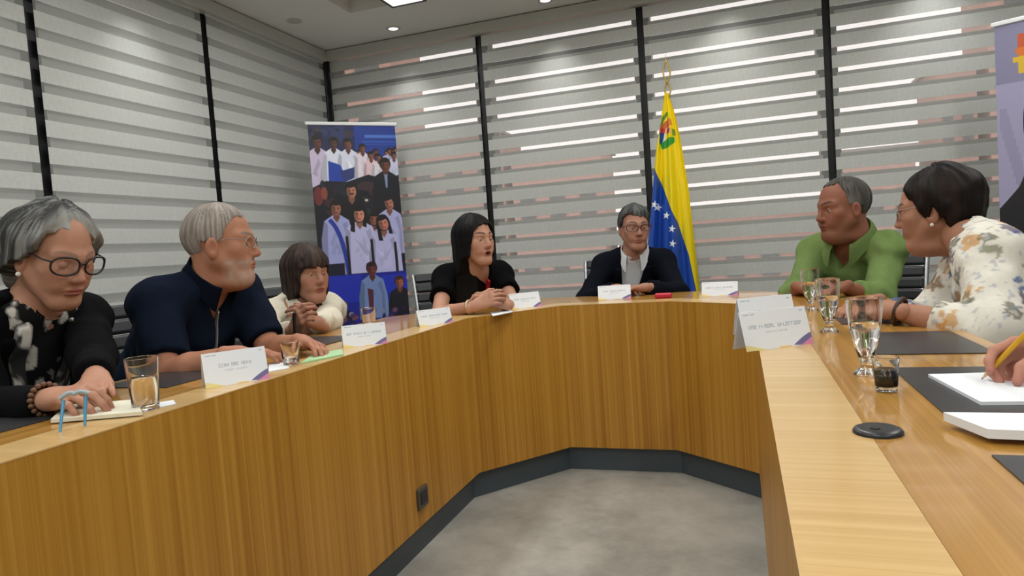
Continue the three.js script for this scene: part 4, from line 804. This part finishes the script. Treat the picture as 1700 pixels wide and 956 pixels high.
  // trousers and shoes
  const tr = new Field(); for (const s of ['l', 'r']) { const q = legs[s]; tr.cap(q.hip, q.knee, 0.078, 0.06, 0.04); tr.cap(q.knee, q.ank.clone().setY(0.1), 0.058, 0.05, 0.03); } tr.ell(P.clone().add(V3(0, -0.03, 0)), [0.17, 0.09, 0.14], torso, 0.05);
  mesh('trousers', surface((x, y, z) => tr.at(x, y, z) + 0.003 * noise3(x * 18, y * 18, z * 18), tr.lo.clone().subScalar(0.02), tr.hi.clone().addScalar(0.02), 0.014, () => rgb(o.trousers ?? '#1d1f26')).applyMatrix4(T), clothMat, root);
  for (const s of ['l', 'r']) { const q = legs[s], f = new Field(); f.cap(q.ank.clone().setY(0.045), q.ank.clone().addScaledVector(fwd, 0.14).setY(0.03), 0.042, 0.03, 0.02); f.cap(q.ank.clone().setY(0.09), q.ank.clone().setY(0.05), 0.038, 0.04, 0.02); mesh('shoe', surface((x, y, z) => Math.max(f.at(x, y, z), 0.001 - y), f.lo.clone().subScalar(0.02), f.hi.clone().addScalar(0.02), 0.01, () => rgb('#17130f')).applyMatrix4(T), clothMat, root); }
  // hair and glasses
  const hm2 = new THREE.Matrix4().multiplyMatrices(T, hm);
  if (o.hair) mesh('hair', hairGeometry(o.hair).applyMatrix4(hm2), hairMat, root).userData.label = o.hair.label;
  if (o.glasses) { const gl = new THREE.Group(); gl.name = 'eyeglasses'; root.add(gl); hm2.decompose(gl.position, gl.quaternion, gl.scale); gl.position.copy(V3(0, 0.002, o.glasses.z ?? 0.099).applyMatrix4(hm2)); eyeglasses(gl, o.glasses.w ?? 0.142, o.glasses.lens ?? 0.021, o.glasses.mat, lensMat, o.glasses); }
  return { root, T, tips, arms, drape, collar, hm, hm2, N, SC, sh, left, up, front, P };
}
// ---------------------------------------------------------------- the people round the table
const DEG = Math.PI / 180;
const blackFrame = mat(lin('#1c1718'), 0.3), wineFrame = mat(lin('#4a1f22'), 0.3), wireFrame = mat(lin('#8a8a88'), 0.3, { metalness: 0.8 }), blueFrame = mat(lin('#4a90b8'), 0.3), goldMat = mat(lin('#c9a85a'), 0.3, { metalness: 0.8 });
const SHORT = [[0, 0.078], [0.55, 0.074], [0.95, 0.05], [1.2, 0.01], [1.42, -0.03], [1.6, 0.012], [1.9, 0.0], [2.1, -0.06], [3.2, -0.085]];

{ // grey haired woman in a black jacket
  const hp = at(90, 424, 1.66);
  const a = person({
    label: 'grey haired woman in black jacket and patterned scarf looking down at notebook', pelvis: [-1.98, 1.2], yaw: 88 * DEG, neck: hp.clone().add(V3(-0.085, -0.125, -0.005)),
    head: { pos: hp, yaw: 88 * DEG, pitch: 0.36, roll: -0.02, size: 1.0 }, shoulder: 0.15, bust: 1, build: 1, slope: 0.06,
    face: { skin: '#b98a72', lips: '#a5655c', brow: '#5f5752', lid: 0.62, gaze: [0, -0.5], wide: 0.95, jaw: 0.95, cell: 0.0026, browWeight: 0.5 },
    cloth: { name: 'jacket', label: 'black jacket', color: '#0d0e10', sleeve: 1.93, sleeveR: 0.056, neckHole: 0.064, vneck: 0.26, vwide: 0.085, wrinkle: 0.005 }, trousers: '#101114',
    under: { name: 'blouse', label: 'black and white patterned blouse', paint: (x, y, z) => { const n = noise3(x * 42, y * 26, z * 42) + 0.5 * noise3(x * 90, y * 60, z * 90); return n > 0.28 ? [0.62, 0.6, 0.55] : n > 0.14 ? [0.2, 0.2, 0.19] : [0.012, 0.013, 0.014]; }, cell: 0.006 },
    arms: {
      r: { wrist: at(84, 662, 1.33), pole: V3(-0.5, -1, 0.3), fingers: at(140, 652, 1.25).sub(at(84, 664, 1.3)), palm: V3(0.2, -1, -0.25), hand: { curl: [0.5, 0.42, 0.45, 0.5], thumb: { out: 0.45, fold: 0.6, bend: 0.1 } }, size: 0.95, cell: 0.0028 },
      l: { wrist: V3(-1.3, 0.787, -1.06), upper: 0.25, fore: 0.23, pole: V3(-0.3, -1, -0.5), fingers: V3(0.12, -0.02, 0.1), palm: V3(0, -1, 0), hand: { curl: [0.1, 0.08, 0.08, 0.1], thumb: { out: 0.7, fold: 0.1, bend: 0.2 } }, size: 0.9 },
    },
    hair: { label: 'short wavy grey hair', taper: 0.035, colors: ['#353636', '#858785', '#b9bab6'], line: [[0, 0.084], [0.4, 0.08], [0.8, 0.055], [1.05, 0.005], [1.45, -0.03], [1.9, -0.06], [2.4, -0.11], [3.2, -0.12]], thick: [[0, 0.012], [0.7, 0.02], [1.2, 0.024], [1.8, 0.026], [3.2, 0.022]], drop: 0.5, hang: 0.03, wave: 0.009, ragged: 0.0035, freq: 11, cell: 0.003, zones: (x, y, z) => smooth(0.02, 0.07, z) * 0.8, part: 0.18 },
    glasses: { mat: blackFrame, w: 0.146, lens: 0.022, thick: 0.0026, round: 0.85 },
  });
  const dark = fabric('#0b0c0e');
  const print = new THREE.MeshStandardMaterial({ roughness: 0.8, vertexColors: true });
  const scarf = (m) => { const g = m.geometry; paintGeo(g, (x, y, z) => { const n = noise3(x * 42, y * 26, z * 42) + 0.5 * noise3(x * 90, y * 60, z * 90); return n > 0.28 ? [0.62, 0.6, 0.55] : n > 0.14 ? [0.2, 0.2, 0.19] : [0.012, 0.013, 0.014]; }); };
  for (const s of [-1, 1]) scarf(a.drape('scarf_fold', [[s * 0.078, 0.055], [s * 0.085, -0.02], [s * 0.06, -0.12], [s * 0.028, -0.2]], [[s * 0.05, 0.06], [s * 0.05, -0.04], [s * 0.025, -0.13], [s * 0.008, -0.19]], 0.008, print, 'black and white patterned scarf'));
  for (const s of [-1, 1]) a.drape('lapel', [[s * 0.115, 0.03], [s * 0.125, -0.06], [s * 0.085, -0.17], [s * 0.02, -0.28]], [[s * 0.085, 0.03], [s * 0.062, -0.07], [s * 0.028, -0.18], [s * 0.0, -0.27]], 0.005, dark);
  // brooch on the jacket, pearl earring, beaded bracelet
  mesh('brooch', new THREE.SphereGeometry(0.007, 12, 8).applyMatrix4(a.T.clone().multiply(new THREE.Matrix4().setPosition(a.SC.clone().addScaledVector(a.left, -0.11).addScaledVector(a.up, -0.06).addScaledVector(a.front, 0.135)))), mat(lin('#d9d6cc'), 0.3), a.root);
  for (const s of [-1, 1]) mesh('earring', new THREE.SphereGeometry(0.006, 12, 8).applyMatrix4(a.hm2.clone().multiply(new THREE.Matrix4().makeTranslation(s * 0.079, -0.045, 0.0))), mat(lin('#e6e2da'), 0.2), a.root);
  const w = a.arms.r, dir = w.W.clone().sub(w.E).normalize(), c = w.W.clone().addScaledVector(dir, -0.012).applyMatrix4(a.T), ring = frameMatrix(c, dir, V3(0, 1, 0.2)), beads = [];
  for (let i = 0; i < 18; i++) { const t = i / 18 * Math.PI * 2; beads.push(new THREE.SphereGeometry(0.0058, 8, 6).translate(Math.cos(t) * 0.031, 0, Math.sin(t) * 0.031)); }
  mesh('bracelet', mergeGeometries(beads).applyMatrix4(ring), mat(lin('#6b4a35'), 0.5), a.root).userData.label = 'brown beaded bracelet';
  // the blue eyeglasses in her hand, temples pointing down
  const g = thing('eyeglasses', 'light blue eyeglasses held with temples down above the cream notebook', 'eyeglasses', at(124, 662, 1.21));
  const p0 = at(99, 721, 1.175).sub(g.position), p1 = at(141, 707, 1.2).sub(g.position), h0 = V3(-0.012, 0, 0.012), h1 = V3(0.012, 0.002, -0.012);
  mesh('temple', bar(h0, p0, 0.0032, 0.0022), blueFrame, g); mesh('temple', bar(h1, p1, 0.0032, 0.0022), blueFrame, g);
  mesh('front_frame', tube([h0.clone().add(V3(-0.004, 0.004, 0.004)), V3(-0.004, 0.012, 0.006), V3(0, 0.009, 0), V3(0.006, 0.012, -0.005), h1.clone().add(V3(0.004, 0.004, -0.004))], 0.004, 30, 8), mat(lin('#9fb3bd'), 0.3), g);
}
{ // man in a navy polo
  const hp = at(368, 406, 2.08);
  const b = person({
    label: 'grey haired man in navy zip polo turned towards the far end', pelvis: [-1.92, 1.72], yaw: 82 * DEG, neck: hp.clone().add(V3(-0.06, -0.118, 0.01)),
    head: { pos: hp, yaw: 118 * DEG, pitch: 0.02, size: 1.03 }, shoulder: 0.15, build: 1.12, bellyDepth: 0.15, bellyWide: 0.165, chestDepth: 0.125, neckR: 1.1,
    face: { skin: '#b07c62', lips: '#a05f52', brow: '#6c6761', wide: 1.04, jaw: 1.12, neck: 1.12, chin2: 1, stubble: 0.5, beardColor: '#b9b4ab' },
    cloth: { name: 'polo_shirt', label: 'navy blue zip polo shirt', color: '#111a2a', sleeve: 0.82, sleeveR: 0.068, flare: 0.95, neckHole: 0.062, vneck: 0.03, vwide: 0.03, wrinkle: 0.005 }, trousers: '#20242c',
    arms: {
      r: { wrist: V3(-1.27, 0.79, -1.44), upper: 0.25, pole: V3(-1, -0.75, 0.3), fingers: V3(0.7, -0.1, -0.7), palm: V3(0, -1, 0), hand: { curl: [0.3, 0.3, 0.35, 0.4] } },
      l: { wrist: V3(-1.22, 0.787, -1.66), upper: 0.25, pole: V3(-1, -0.5, -0.6), fingers: V3(0.8, -0.1, 0.35), palm: V3(-0.2, -1, 0.3), hand: { curl: [0.3, 0.32, 0.35, 0.4] } },
    },
    hair: { label: 'cropped grey hair', taper: 0.035, colors: ['#7d736b', '#a39c94', '#bdbab3'], line: [[0, 0.082], [0.5, 0.08], [0.95, 0.055], [1.2, 0.015], [1.45, -0.02], [1.6, 0.016], [1.9, 0.005], [2.1, -0.03], [3.2, -0.035]], thick: [[0, 0.008], [0.8, 0.005], [3.2, 0.0025]], wide: 1.03, drop: 1, wave: 0.0015, freq: 60 },
    glasses: { mat: wireFrame, w: 0.146, lens: 0.017, thick: 0.0012 },
  });
  const navy = fabric('#0d1422');
  b.collar('collar', 0.072, 0.04, 0.006, 0.3, navy, 0.016);
  b.drape('zip', [[0.003, 0.015], [0.003, -0.11]], [[-0.003, 0.015], [-0.003, -0.11]], 0.002, mat(lin('#b9bcbe'), 0.3, { metalness: 0.7 }), 'silver zip');
}
{ // woman in a cream shirt
  const hp = at(510, 455, 2.8);
  const c = person({
    label: 'woman with a dark brown bob in cream shirt holding a pen', pelvis: [-1.95, 2.48], yaw: 66 * DEG, neck: hp.clone().add(V3(-0.045, -0.115, -0.015)),
    head: { pos: hp, yaw: 68 * DEG, pitch: 0.02, size: 0.98 }, shoulder: 0.145, bust: 1, build: 0.92,
    face: { skin: '#a87a64', lips: '#8d4a42', brow: '#3a2a24', wide: 0.97, jaw: 1.0 },
    cloth: { name: 'shirt', label: 'cream button shirt', color: '#d5cfbd', sleeve: 1.9, sleeveR: 0.055, neckHole: 0.058, vneck: 0.11, wrinkle: 0.006 }, trousers: '#2a2422',
    arms: {
      r: { wrist: V3(-1.47, 0.787, -1.96), upper: 0.27, fore: 0.24, pole: V3(-0.6, -1, 0.6), fingers: V3(0.5, 0.5, 0.3), palm: V3(0.5, 0, -1), hand: { curl: [0.65, 0.7, 0.75, 0.8], thumb: { out: 0.35, fold: 0.5, bend: 0.15 } }, size: 0.9 },
      l: { wrist: V3(-1.47, 0.787, -2.1), upper: 0.26, fore: 0.22, pole: V3(0.2, -1, -0.8), fingers: V3(-0.2, 0.5, 0.7), palm: V3(-0.9, 0.1, 0.3), hand: { curl: [0.6, 0.6, 0.6, 0.6] }, size: 0.9 },
    },
    hair: { label: 'dark brown bob with a fringe', colors: ['#231a17', '#43342d'], line: [[0, 0.03], [0.5, 0.03], [0.75, 0.01], [0.95, -0.07], [1.4, -0.1], [3.2, -0.125]], thick: [[0, 0.014], [0.8, 0.017], [1.5, 0.02], [3.2, 0.02]], drop: 0.25, wave: 0.004, freq: 34, down: -0.17 },
  });
  const cream = fabric('#d9d3c2');
  c.collar('collar', 0.062, 0.03, 0.022, 0.55, cream, 0.03);
  c.drape('placket', [[0.013, -0.08], [0.013, -0.32]], [[-0.013, -0.08], [-0.013, -0.32]], 0.001, cream);
  for (let i = 0; i < 4; i++) c.drape('button', [[0.006, -0.1 - i * 0.06], [0.006, -0.111 - i * 0.06]], [[-0.006, -0.1 - i * 0.06], [-0.006, -0.111 - i * 0.06]], 0.004, mat(lin('#7a7468'), 0.4));
  const t = c.tips.r[0].clone(), pen = tag(mesh('pen', bar(V3(0, -0.05, 0), V3(0.0, 0.085, 0), 0.0045, 0.006, 12), mat(lin('#0c0c0e'), 0.35)), 'black pen held upright by the woman in cream shirt', 'pen'); pen.position.copy(at(490, 562, 2.24)); pen.rotation.z = -0.06;
}
{ // black haired woman speaking
  const hp = at(789, 399, 3.14);
  const d = person({
    label: 'woman with long black hair in black top speaking with clasped hands', pelvis: [-1.4, 3.36], yaw: 34 * DEG, neck: hp.clone().add(V3(-0.035, -0.13, -0.035)),
    head: { pos: hp, yaw: 60 * DEG, pitch: -0.02, size: 0.98 }, shoulder: 0.13, bust: 1, build: 0.94, slope: 0.06,
    face: { skin: '#b98b74', lips: '#8f4640', brow: '#1d1512', mouthOpen: 0.0075, wide: 0.94, jaw: 0.95 },
    cloth: { name: 'top', label: 'black short sleeved top', color: '#0a0a0c', sleeve: 0.55, sleeveR: 0.056, flare: 1.1, neckHole: 0.06, vneck: 0.17, vwide: 0.06, wrinkle: 0.005 }, trousers: '#111216',
    arms: {
      r: { wrist: V3(-1.06, 0.787, -2.63), pole: V3(-1, -0.45, -0.1), fingers: V3(0.55, 0.22, -0.05), palm: V3(0.8, 0.1, -0.6), hand: { curl: [0.45, 0.5, 0.5, 0.5] }, size: 0.92 },
      l: { wrist: V3(-0.97, 0.787, -2.7), upper: 0.25, fore: 0.22, pole: V3(0.5, -0.9, -0.5), fingers: V3(-0.45, 0.25, 0.3), palm: V3(-0.8, 0.1, 0.3), hand: { curl: [0.5, 0.55, 0.55, 0.55] }, size: 0.92 },
    },
    hair: { label: 'long straight black hair', colors: ['#040405', '#0c0a0c'], line: [[0, 0.072], [0.3, 0.07], [0.6, 0.045], [0.82, -0.02], [1.0, -0.075], [1.5, -0.09], [1.8, -0.15], [2.1, -0.34], [3.2, -0.36]], thick: [[0, 0.01], [0.8, 0.014], [1.5, 0.018], [3.2, 0.022]], drop: 0.0, hang: 0.02, wave: 0.003, freq: 30, down: -0.37, extra: (q, x, y, z) => q + (y < -0.1 ? 0.1 * (y + 0.1) : 0) + (y < -0.08 ? 2 * Math.max(0, z - 0.005 + 0.25 * (y + 0.08)) : 0) },
  });
  const red = mat(lin('#b3142c'), 0.6);
  for (const s of [-1, 1]) d.drape('lanyard', [[s * 0.07, 0.04], [s * 0.056, -0.06], [s * 0.01, -0.2], [s * 0.009, -0.26]], [[s * 0.05, 0.045], [s * 0.036, -0.06], [-s * 0.008, -0.2], [-s * 0.009, -0.26]], 0.005, red, 'red lanyard');
  for (const s of [-1, 1]) mesh('earring', new THREE.SphereGeometry(0.006, 10, 8).applyMatrix4(d.hm2.clone().multiply(new THREE.Matrix4().makeTranslation(s * 0.077, -0.05, 0.002))), mat(lin('#d8cdb8'), 0.25), d.root);
  const w = d.arms.r, dir = w.W.clone().sub(w.E).normalize();
  mesh('wristwatch', new THREE.TorusGeometry(0.028, 0.006, 8, 24).applyMatrix4(frameMatrix(w.W.clone().addScaledVector(dir, -0.03).applyMatrix4(d.T), V3(0, 1, 0).cross(dir).cross(dir).negate(), dir)), mat(lin('#b9a98a'), 0.3, { metalness: 0.6 }), d.root);
}
{ // man in a blazer
  const hp = at(1053, 378, 3.52);
  const e = person({
    label: 'grey haired man with glasses in navy blazer and white shirt beside the flag', pelvis: [-0.64, 3.84], yaw: 8 * DEG, neck: hp.clone().add(V3(-0.012, -0.145, -0.045)),
    head: { pos: hp, yaw: 24 * DEG, pitch: 0.05, roll: -0.03, size: 0.98 }, shoulder: 0.15, build: 1.02,
    face: { skin: '#a67a66', lips: '#9a5c52', brow: '#3d3733', wide: 0.95, jaw: 0.96 },
    cloth: { name: 'blazer', label: 'navy blazer', color: '#0c1019', sleeve: 1.92, sleeveR: 0.056, neckHole: 0.062, vneck: 0.3, vwide: 0.062, wrinkle: 0.004 }, trousers: '#12151c',
    under: { name: 'shirt', label: 'white shirt', color: '#d6d8dc' },
    arms: {
      r: { wrist: V3(-0.58, 0.787, -3.3), pole: V3(-1, -0.6, -0.3), fingers: V3(0.8, 0.05, 0.5), palm: V3(0, -1, 0), hand: { curl: [0.25, 0.3, 0.3, 0.3] } },
      l: { wrist: V3(-0.43, 0.787, -3.27), pole: V3(1, -0.8, -0.3), fingers: V3(-0.8, 0.05, 0.5), palm: V3(0, -1, 0), hand: { curl: [0.25, 0.3, 0.3, 0.3] } },
    },
    hair: { label: 'grey side swept hair', taper: 0.035, colors: ['#2b2c2c', '#5a5c5b', '#7a7c7a'], line: [[0, 0.06], [0.5, 0.064], [0.95, 0.045], [1.2, 0.0], [1.42, -0.03], [1.6, 0.0], [1.9, -0.02], [2.2, -0.07], [3.2, -0.09]], thick: [[0, 0.016], [0.8, 0.014], [1.5, 0.007], [3.2, 0.008]], drop: 0.95, wave: 0.004, freq: 30, part: 0.25 },
    glasses: { mat: wineFrame, w: 0.14, lens: 0.017, thick: 0.0022, round: 0.7 },
  });
  const white = fabric('#d6d8dc'), navy = fabric('#0a0d15');
  for (const s of [-1, 1]) e.drape('lapel', [[s * 0.095, 0.03], [s * 0.105, -0.06], [s * 0.085, -0.13], [s * 0.016, -0.3]], [[s * 0.062, 0.03], [s * 0.044, -0.07], [s * 0.022, -0.19], [s * 0.0, -0.3]], 0.005, navy);
  e.collar('shirt_collar', 0.063, 0.034, 0.016, 0.42, white, 0.024);
}
{ // man in a green shirt
  const hp = at(1398, 346, 2.78);
  const f = person({
    label: 'balding man in bright green shirt with chest pockets facing sideways', pelvis: [0.5, 3.5], yaw: -26 * DEG, neck: hp.clone().add(V3(0.03, -0.13, -0.045)),
    head: { pos: hp, yaw: -66 * DEG, pitch: 0.06, size: 1.04 }, shoulder: 0.14, build: 1.12, bellyDepth: 0.17, bellyWide: 0.185, chestDepth: 0.13, neckR: 1.12, slope: 0.065,
    face: { skin: '#8a5a46', lips: '#7c4038', brow: '#2b211d', wide: 1.05, jaw: 1.14, neck: 1.12, chin2: 1, stubble: 0.25, beardColor: '#5a4c44' },
    cloth: { name: 'shirt', label: 'bright green shirt', color: '#6f8650', sleeve: 1.62, sleeveR: 0.064, neckHole: 0.064, vneck: 0.02, vwide: 0.035, wrinkle: 0.007 }, trousers: '#23252b',
    arms: {
      r: { wrist: V3(0.22, 0.787, -2.85), upper: 0.26, pole: V3(-0.5, -1, -0.2), fingers: V3(0.5, -0.1, 0.7), palm: V3(0, -1, 0), hand: { curl: [0.3, 0.3, 0.3, 0.3] } },
      l: { wrist: V3(0.36, 0.787, -2.78), upper: 0.26, pole: V3(0.4, -1, -0.2), fingers: V3(-0.7, -0.1, 0.6), palm: V3(0, -1, 0), hand: { curl: [0.3, 0.3, 0.3, 0.3] } },
    },
    hair: { label: 'cropped greying dark hair receding at the front', colors: ['#33302d', '#5a5854', '#7d7b76'], line: [[0, 0.096], [0.4, 0.094], [0.75, 0.1], [1.05, 0.07], [1.25, 0.015], [1.45, -0.03], [1.6, 0.01], [1.9, 0.0], [2.1, -0.055], [3.2, -0.075]], thick: [[0, 0.003], [1, 0.004], [3.2, 0.005]], wide: 1.05, drop: 1, wave: 0.001, freq: 60, zones: (x, y, z) => smooth(0.07, 0.02, y) * smooth(-0.06, 0.03, z) },
  });
  const green = fabric('#6a814c');
  f.collar('collar', 0.074, 0.032, 0.024, 0.36, green, 0.032);
  f.drape('placket', [[0.016, -0.06], [0.016, -0.34]], [[-0.016, -0.06], [-0.016, -0.34]], 0.0015, green);
  for (const s of [-1, 1]) { f.drape('pocket', [[s * 0.055, -0.12], [s * 0.055, -0.23]], [[s * 0.14, -0.12], [s * 0.14, -0.23]], 0.001, green); f.drape('pocket_flap', [[s * 0.052, -0.1], [s * 0.052, -0.135]], [[s * 0.143, -0.1], [s * 0.143, -0.135]], 0.004, green); }
}
{ // woman in a floral blouse
  const hp = at(1550, 348, 1.97), ivory = [0.7, 0.68, 0.6], spots = [rgb('#8c6a3a'), rgb('#3f5c94'), rgb('#6b6a5a'), rgb('#c9985a'), rgb('#87886f'), rgb('#5a4a66')];
  const paintFloral = (x, y, z) => {
    let c = ivory; const k = 18, i0 = Math.floor(x * k), j0 = Math.floor(y * k), l0 = Math.floor(z * k), wob = 0.25 * noise3(x * 70, y * 70, z * 70);
    for (let i = -1; i <= 1; i++) for (let j = -1; j <= 1; j++) for (let l = -1; l <= 1; l++) {
      const I = i0 + i, J = j0 + j, L = l0 + l, h = hash3(I + 7, J + 3, L + 1); if (h < 0.22) continue;
      const dx = x * k - I - hash3(I, J, L), dy = y * k - J - hash3(J, L, I), dz = z * k - L - hash3(L, I, J), r = Math.sqrt(dx * dx + dy * dy + dz * dz) + wob * 0.8 + 0.1 * Math.sin(5 * Math.atan2(dy, dx + dz));
      const R = 0.26 + 0.3 * hash3(I + 2, J, L); if (r < R) c = cmix(c, spots[Math.floor(hash3(I, J + 9, L) * 6)], r < R * 0.4 ? 0.35 : 0.8);
    }
    return noise3(x * 110, y * 60, z * 110) > 0.52 ? cmix(c, rgb('#8b93a8'), 0.5) : c;
  };
  const g = person({
    label: 'dark haired woman in floral print blouse leaning on the table', pelvis: [0.9, 2.1], yaw: -102 * DEG, neck: hp.clone().add(V3(0.07, -0.09, 0.075)),
    head: { pos: hp, yaw: -113 * DEG, pitch: 0.1, roll: 0.0, size: 0.96 }, shoulder: 0.16, bust: 1, build: 1.16, bellyDepth: 0.16, bellyWide: 0.18, chestDepth: 0.13, slope: 0.055,
    face: { skin: '#a87a62', lips: '#8d5248', brow: '#3a2a22', wide: 0.98, jaw: 1.05, chin2: 1 },
    cloth: { name: 'blouse', label: 'white blouse printed with blue, ochre and grey flowers', paint: paintFloral, sleeve: 1.6, sleeveR: 0.072, neckHole: 0.062, vneck: 0.06, wrinkle: 0.006, cell: 0.0065, hem: 0.5 }, trousers: '#2d2c33',
    arms: {
      l: { wrist: V3(0.372, 0.787, -1.95), fore: 0.225, pole: V3(0.4, -0.6, 0.8), fingers: V3(-0.05, 0.005, -0.14), palm: V3(0.1, -0.8, -0.6), hand: { curl: [0.85, 0.85, 0.85, 0.85], thumb: { out: 0.4, fold: 0.7, bend: 0.15 } }, size: 0.95 },
      r: { wrist: V3(0.36, 0.785, -2.2), pole: V3(0.5, -1, -0.6), fingers: V3(-0.8, -0.1, 0.5), palm: V3(0, -1, 0), hand: { curl: [0.4, 0.4, 0.4, 0.4] } },
    },
    hair: { label: 'short full dark brown hair', taper: 0.035, colors: ['#0f0b0a', '#241a15'], line: [[0, 0.066], [0.5, 0.062], [0.85, 0.035], [1.1, -0.005], [1.35, -0.03], [1.6, 0.005], [1.85, -0.03], [2.2, -0.1], [3.2, -0.115]], thick: [[0, 0.008], [0.8, 0.013], [1.5, 0.018], [2.2, 0.028], [3.2, 0.03]], drop: 0.7, wave: 0.006, freq: 16 },
    glasses: { mat: wireFrame, w: 0.142, lens: 0.02, thick: 0.0014 },
  });
  for (const s of [-1, 1]) mesh('earring', new THREE.SphereGeometry(0.0055, 10, 8).applyMatrix4(g.hm2.clone().multiply(new THREE.Matrix4().makeTranslation(s * 0.083, -0.046, -0.004))), mat(lin('#e6e0d6'), 0.2), g.root);
  const w = g.arms.l, dir = w.W.clone().sub(w.E).normalize();
  mesh('bracelet', new THREE.TorusGeometry(0.034, 0.006, 8, 24).applyMatrix4(frameMatrix(w.W.clone().addScaledVector(dir, -0.01).applyMatrix4(g.T), V3(0, 1, 0).cross(dir).cross(dir).negate(), dir)), mat(lin('#3a2418'), 0.5), g.root).userData.label = 'dark brown bracelet';
}
{ // person writing with a yellow pencil, mostly beyond the frame
  const h = person({
    label: 'person in black writing on the white pad with a yellow pencil', pelvis: [1.02, 1.12], yaw: -88 * DEG, neck: V3(0.86, 0.98, -1.12),
    head: { pos: V3(0.8, 1.14, -1.12), yaw: -90 * DEG, pitch: 0.45 }, shoulder: 0.165,
    face: { skin: '#c08a76', lips: '#a8685e', brow: '#3a2a22' },
    cloth: { name: 'sweater', label: 'black sweater', color: '#0e0e11', sleeve: 1.75, sleeveR: 0.06, neckHole: 0.06, wrinkle: 0.005 }, trousers: '#15161b',
    arms: {
      r: { wrist: atHeight(1794, 584, 0.8), pole: V3(0.6, -1, -0.6), fingers: atHeight(1714, 582, 0.8).sub(atHeight(1794, 584, 0.8)), palm: V3(-0.1, -0.75, 0.6), hand: { curl: [0.55, 0.7, 0.8, 0.85], thumb: { out: 0.3, fold: 0.5, bend: 0.2 } }, size: 0.92, cell: 0.0026 },
      l: { wrist: V3(0.6, 0.79, -0.9), pole: V3(0.5, -1, 0.7), fingers: V3(-1, -0.05, -0.3), palm: V3(0, -1, 0), hand: { curl: [0.15, 0.15, 0.15, 0.15] } },
    },
    hair: { label: 'short dark hair', colors: ['#1d1613', '#3a2d25'], line: SHORT, thick: [[0, 0.014], [3.2, 0.014]], drop: 0.9, cell: 0.005 },
  });
  const a0 = atHeight(1629, 630, TOP + 0.0075), a1 = at(1708, 549, a0.clone().sub(camera.position).dot(camF) - 0.05), ax = a1.clone().sub(a0).normalize();
  const pencil = thing('pencil', 'yellow pencil in the hand writing on the white pad', 'pencil', a0), q = (t) => ax.clone().multiplyScalar(t);
  mesh('shaft', bar(q(0.018), q(0.15), 0.0042, 0.0042, 6), mat(lin('#d9a520'), 0.4), pencil); mesh('tip', bar(q(0.004), q(0.018), 0.0012, 0.0042, 10), mat(lin('#d8b98a'), 0.7), pencil); mesh('lead', bar(q(0), q(0.004), 0.0002, 0.0012, 8), mat(lin('#222222'), 0.5), pencil);
}
// chairs: one under each person and one left empty
chair(-1.97, -1.12, 90 * DEG, 'black ribbed office chair under the woman in black jacket');
chair(-1.86, -1.9, 82 * DEG, 'black ribbed office chair under the man in navy polo');
chair(-1.93, -2.48, 66 * DEG, 'black ribbed office chair under the woman in cream shirt');
chair(-1.38, -3.36, 40 * DEG, 'black ribbed office chair under the woman in black top');
chair(-0.64, -3.84, 8 * DEG, 'black ribbed office chair under the man in navy blazer');
chair(0.5, -3.48, -26 * DEG, 'black ribbed office chair under the man in green shirt');
chair(0.9, -2.1, -102 * DEG, 'black ribbed office chair under the woman in floral blouse');
chair(1.0, -1.12, -88 * DEG, 'black ribbed office chair under the person with the pencil');
renderer.render(scene, camera);
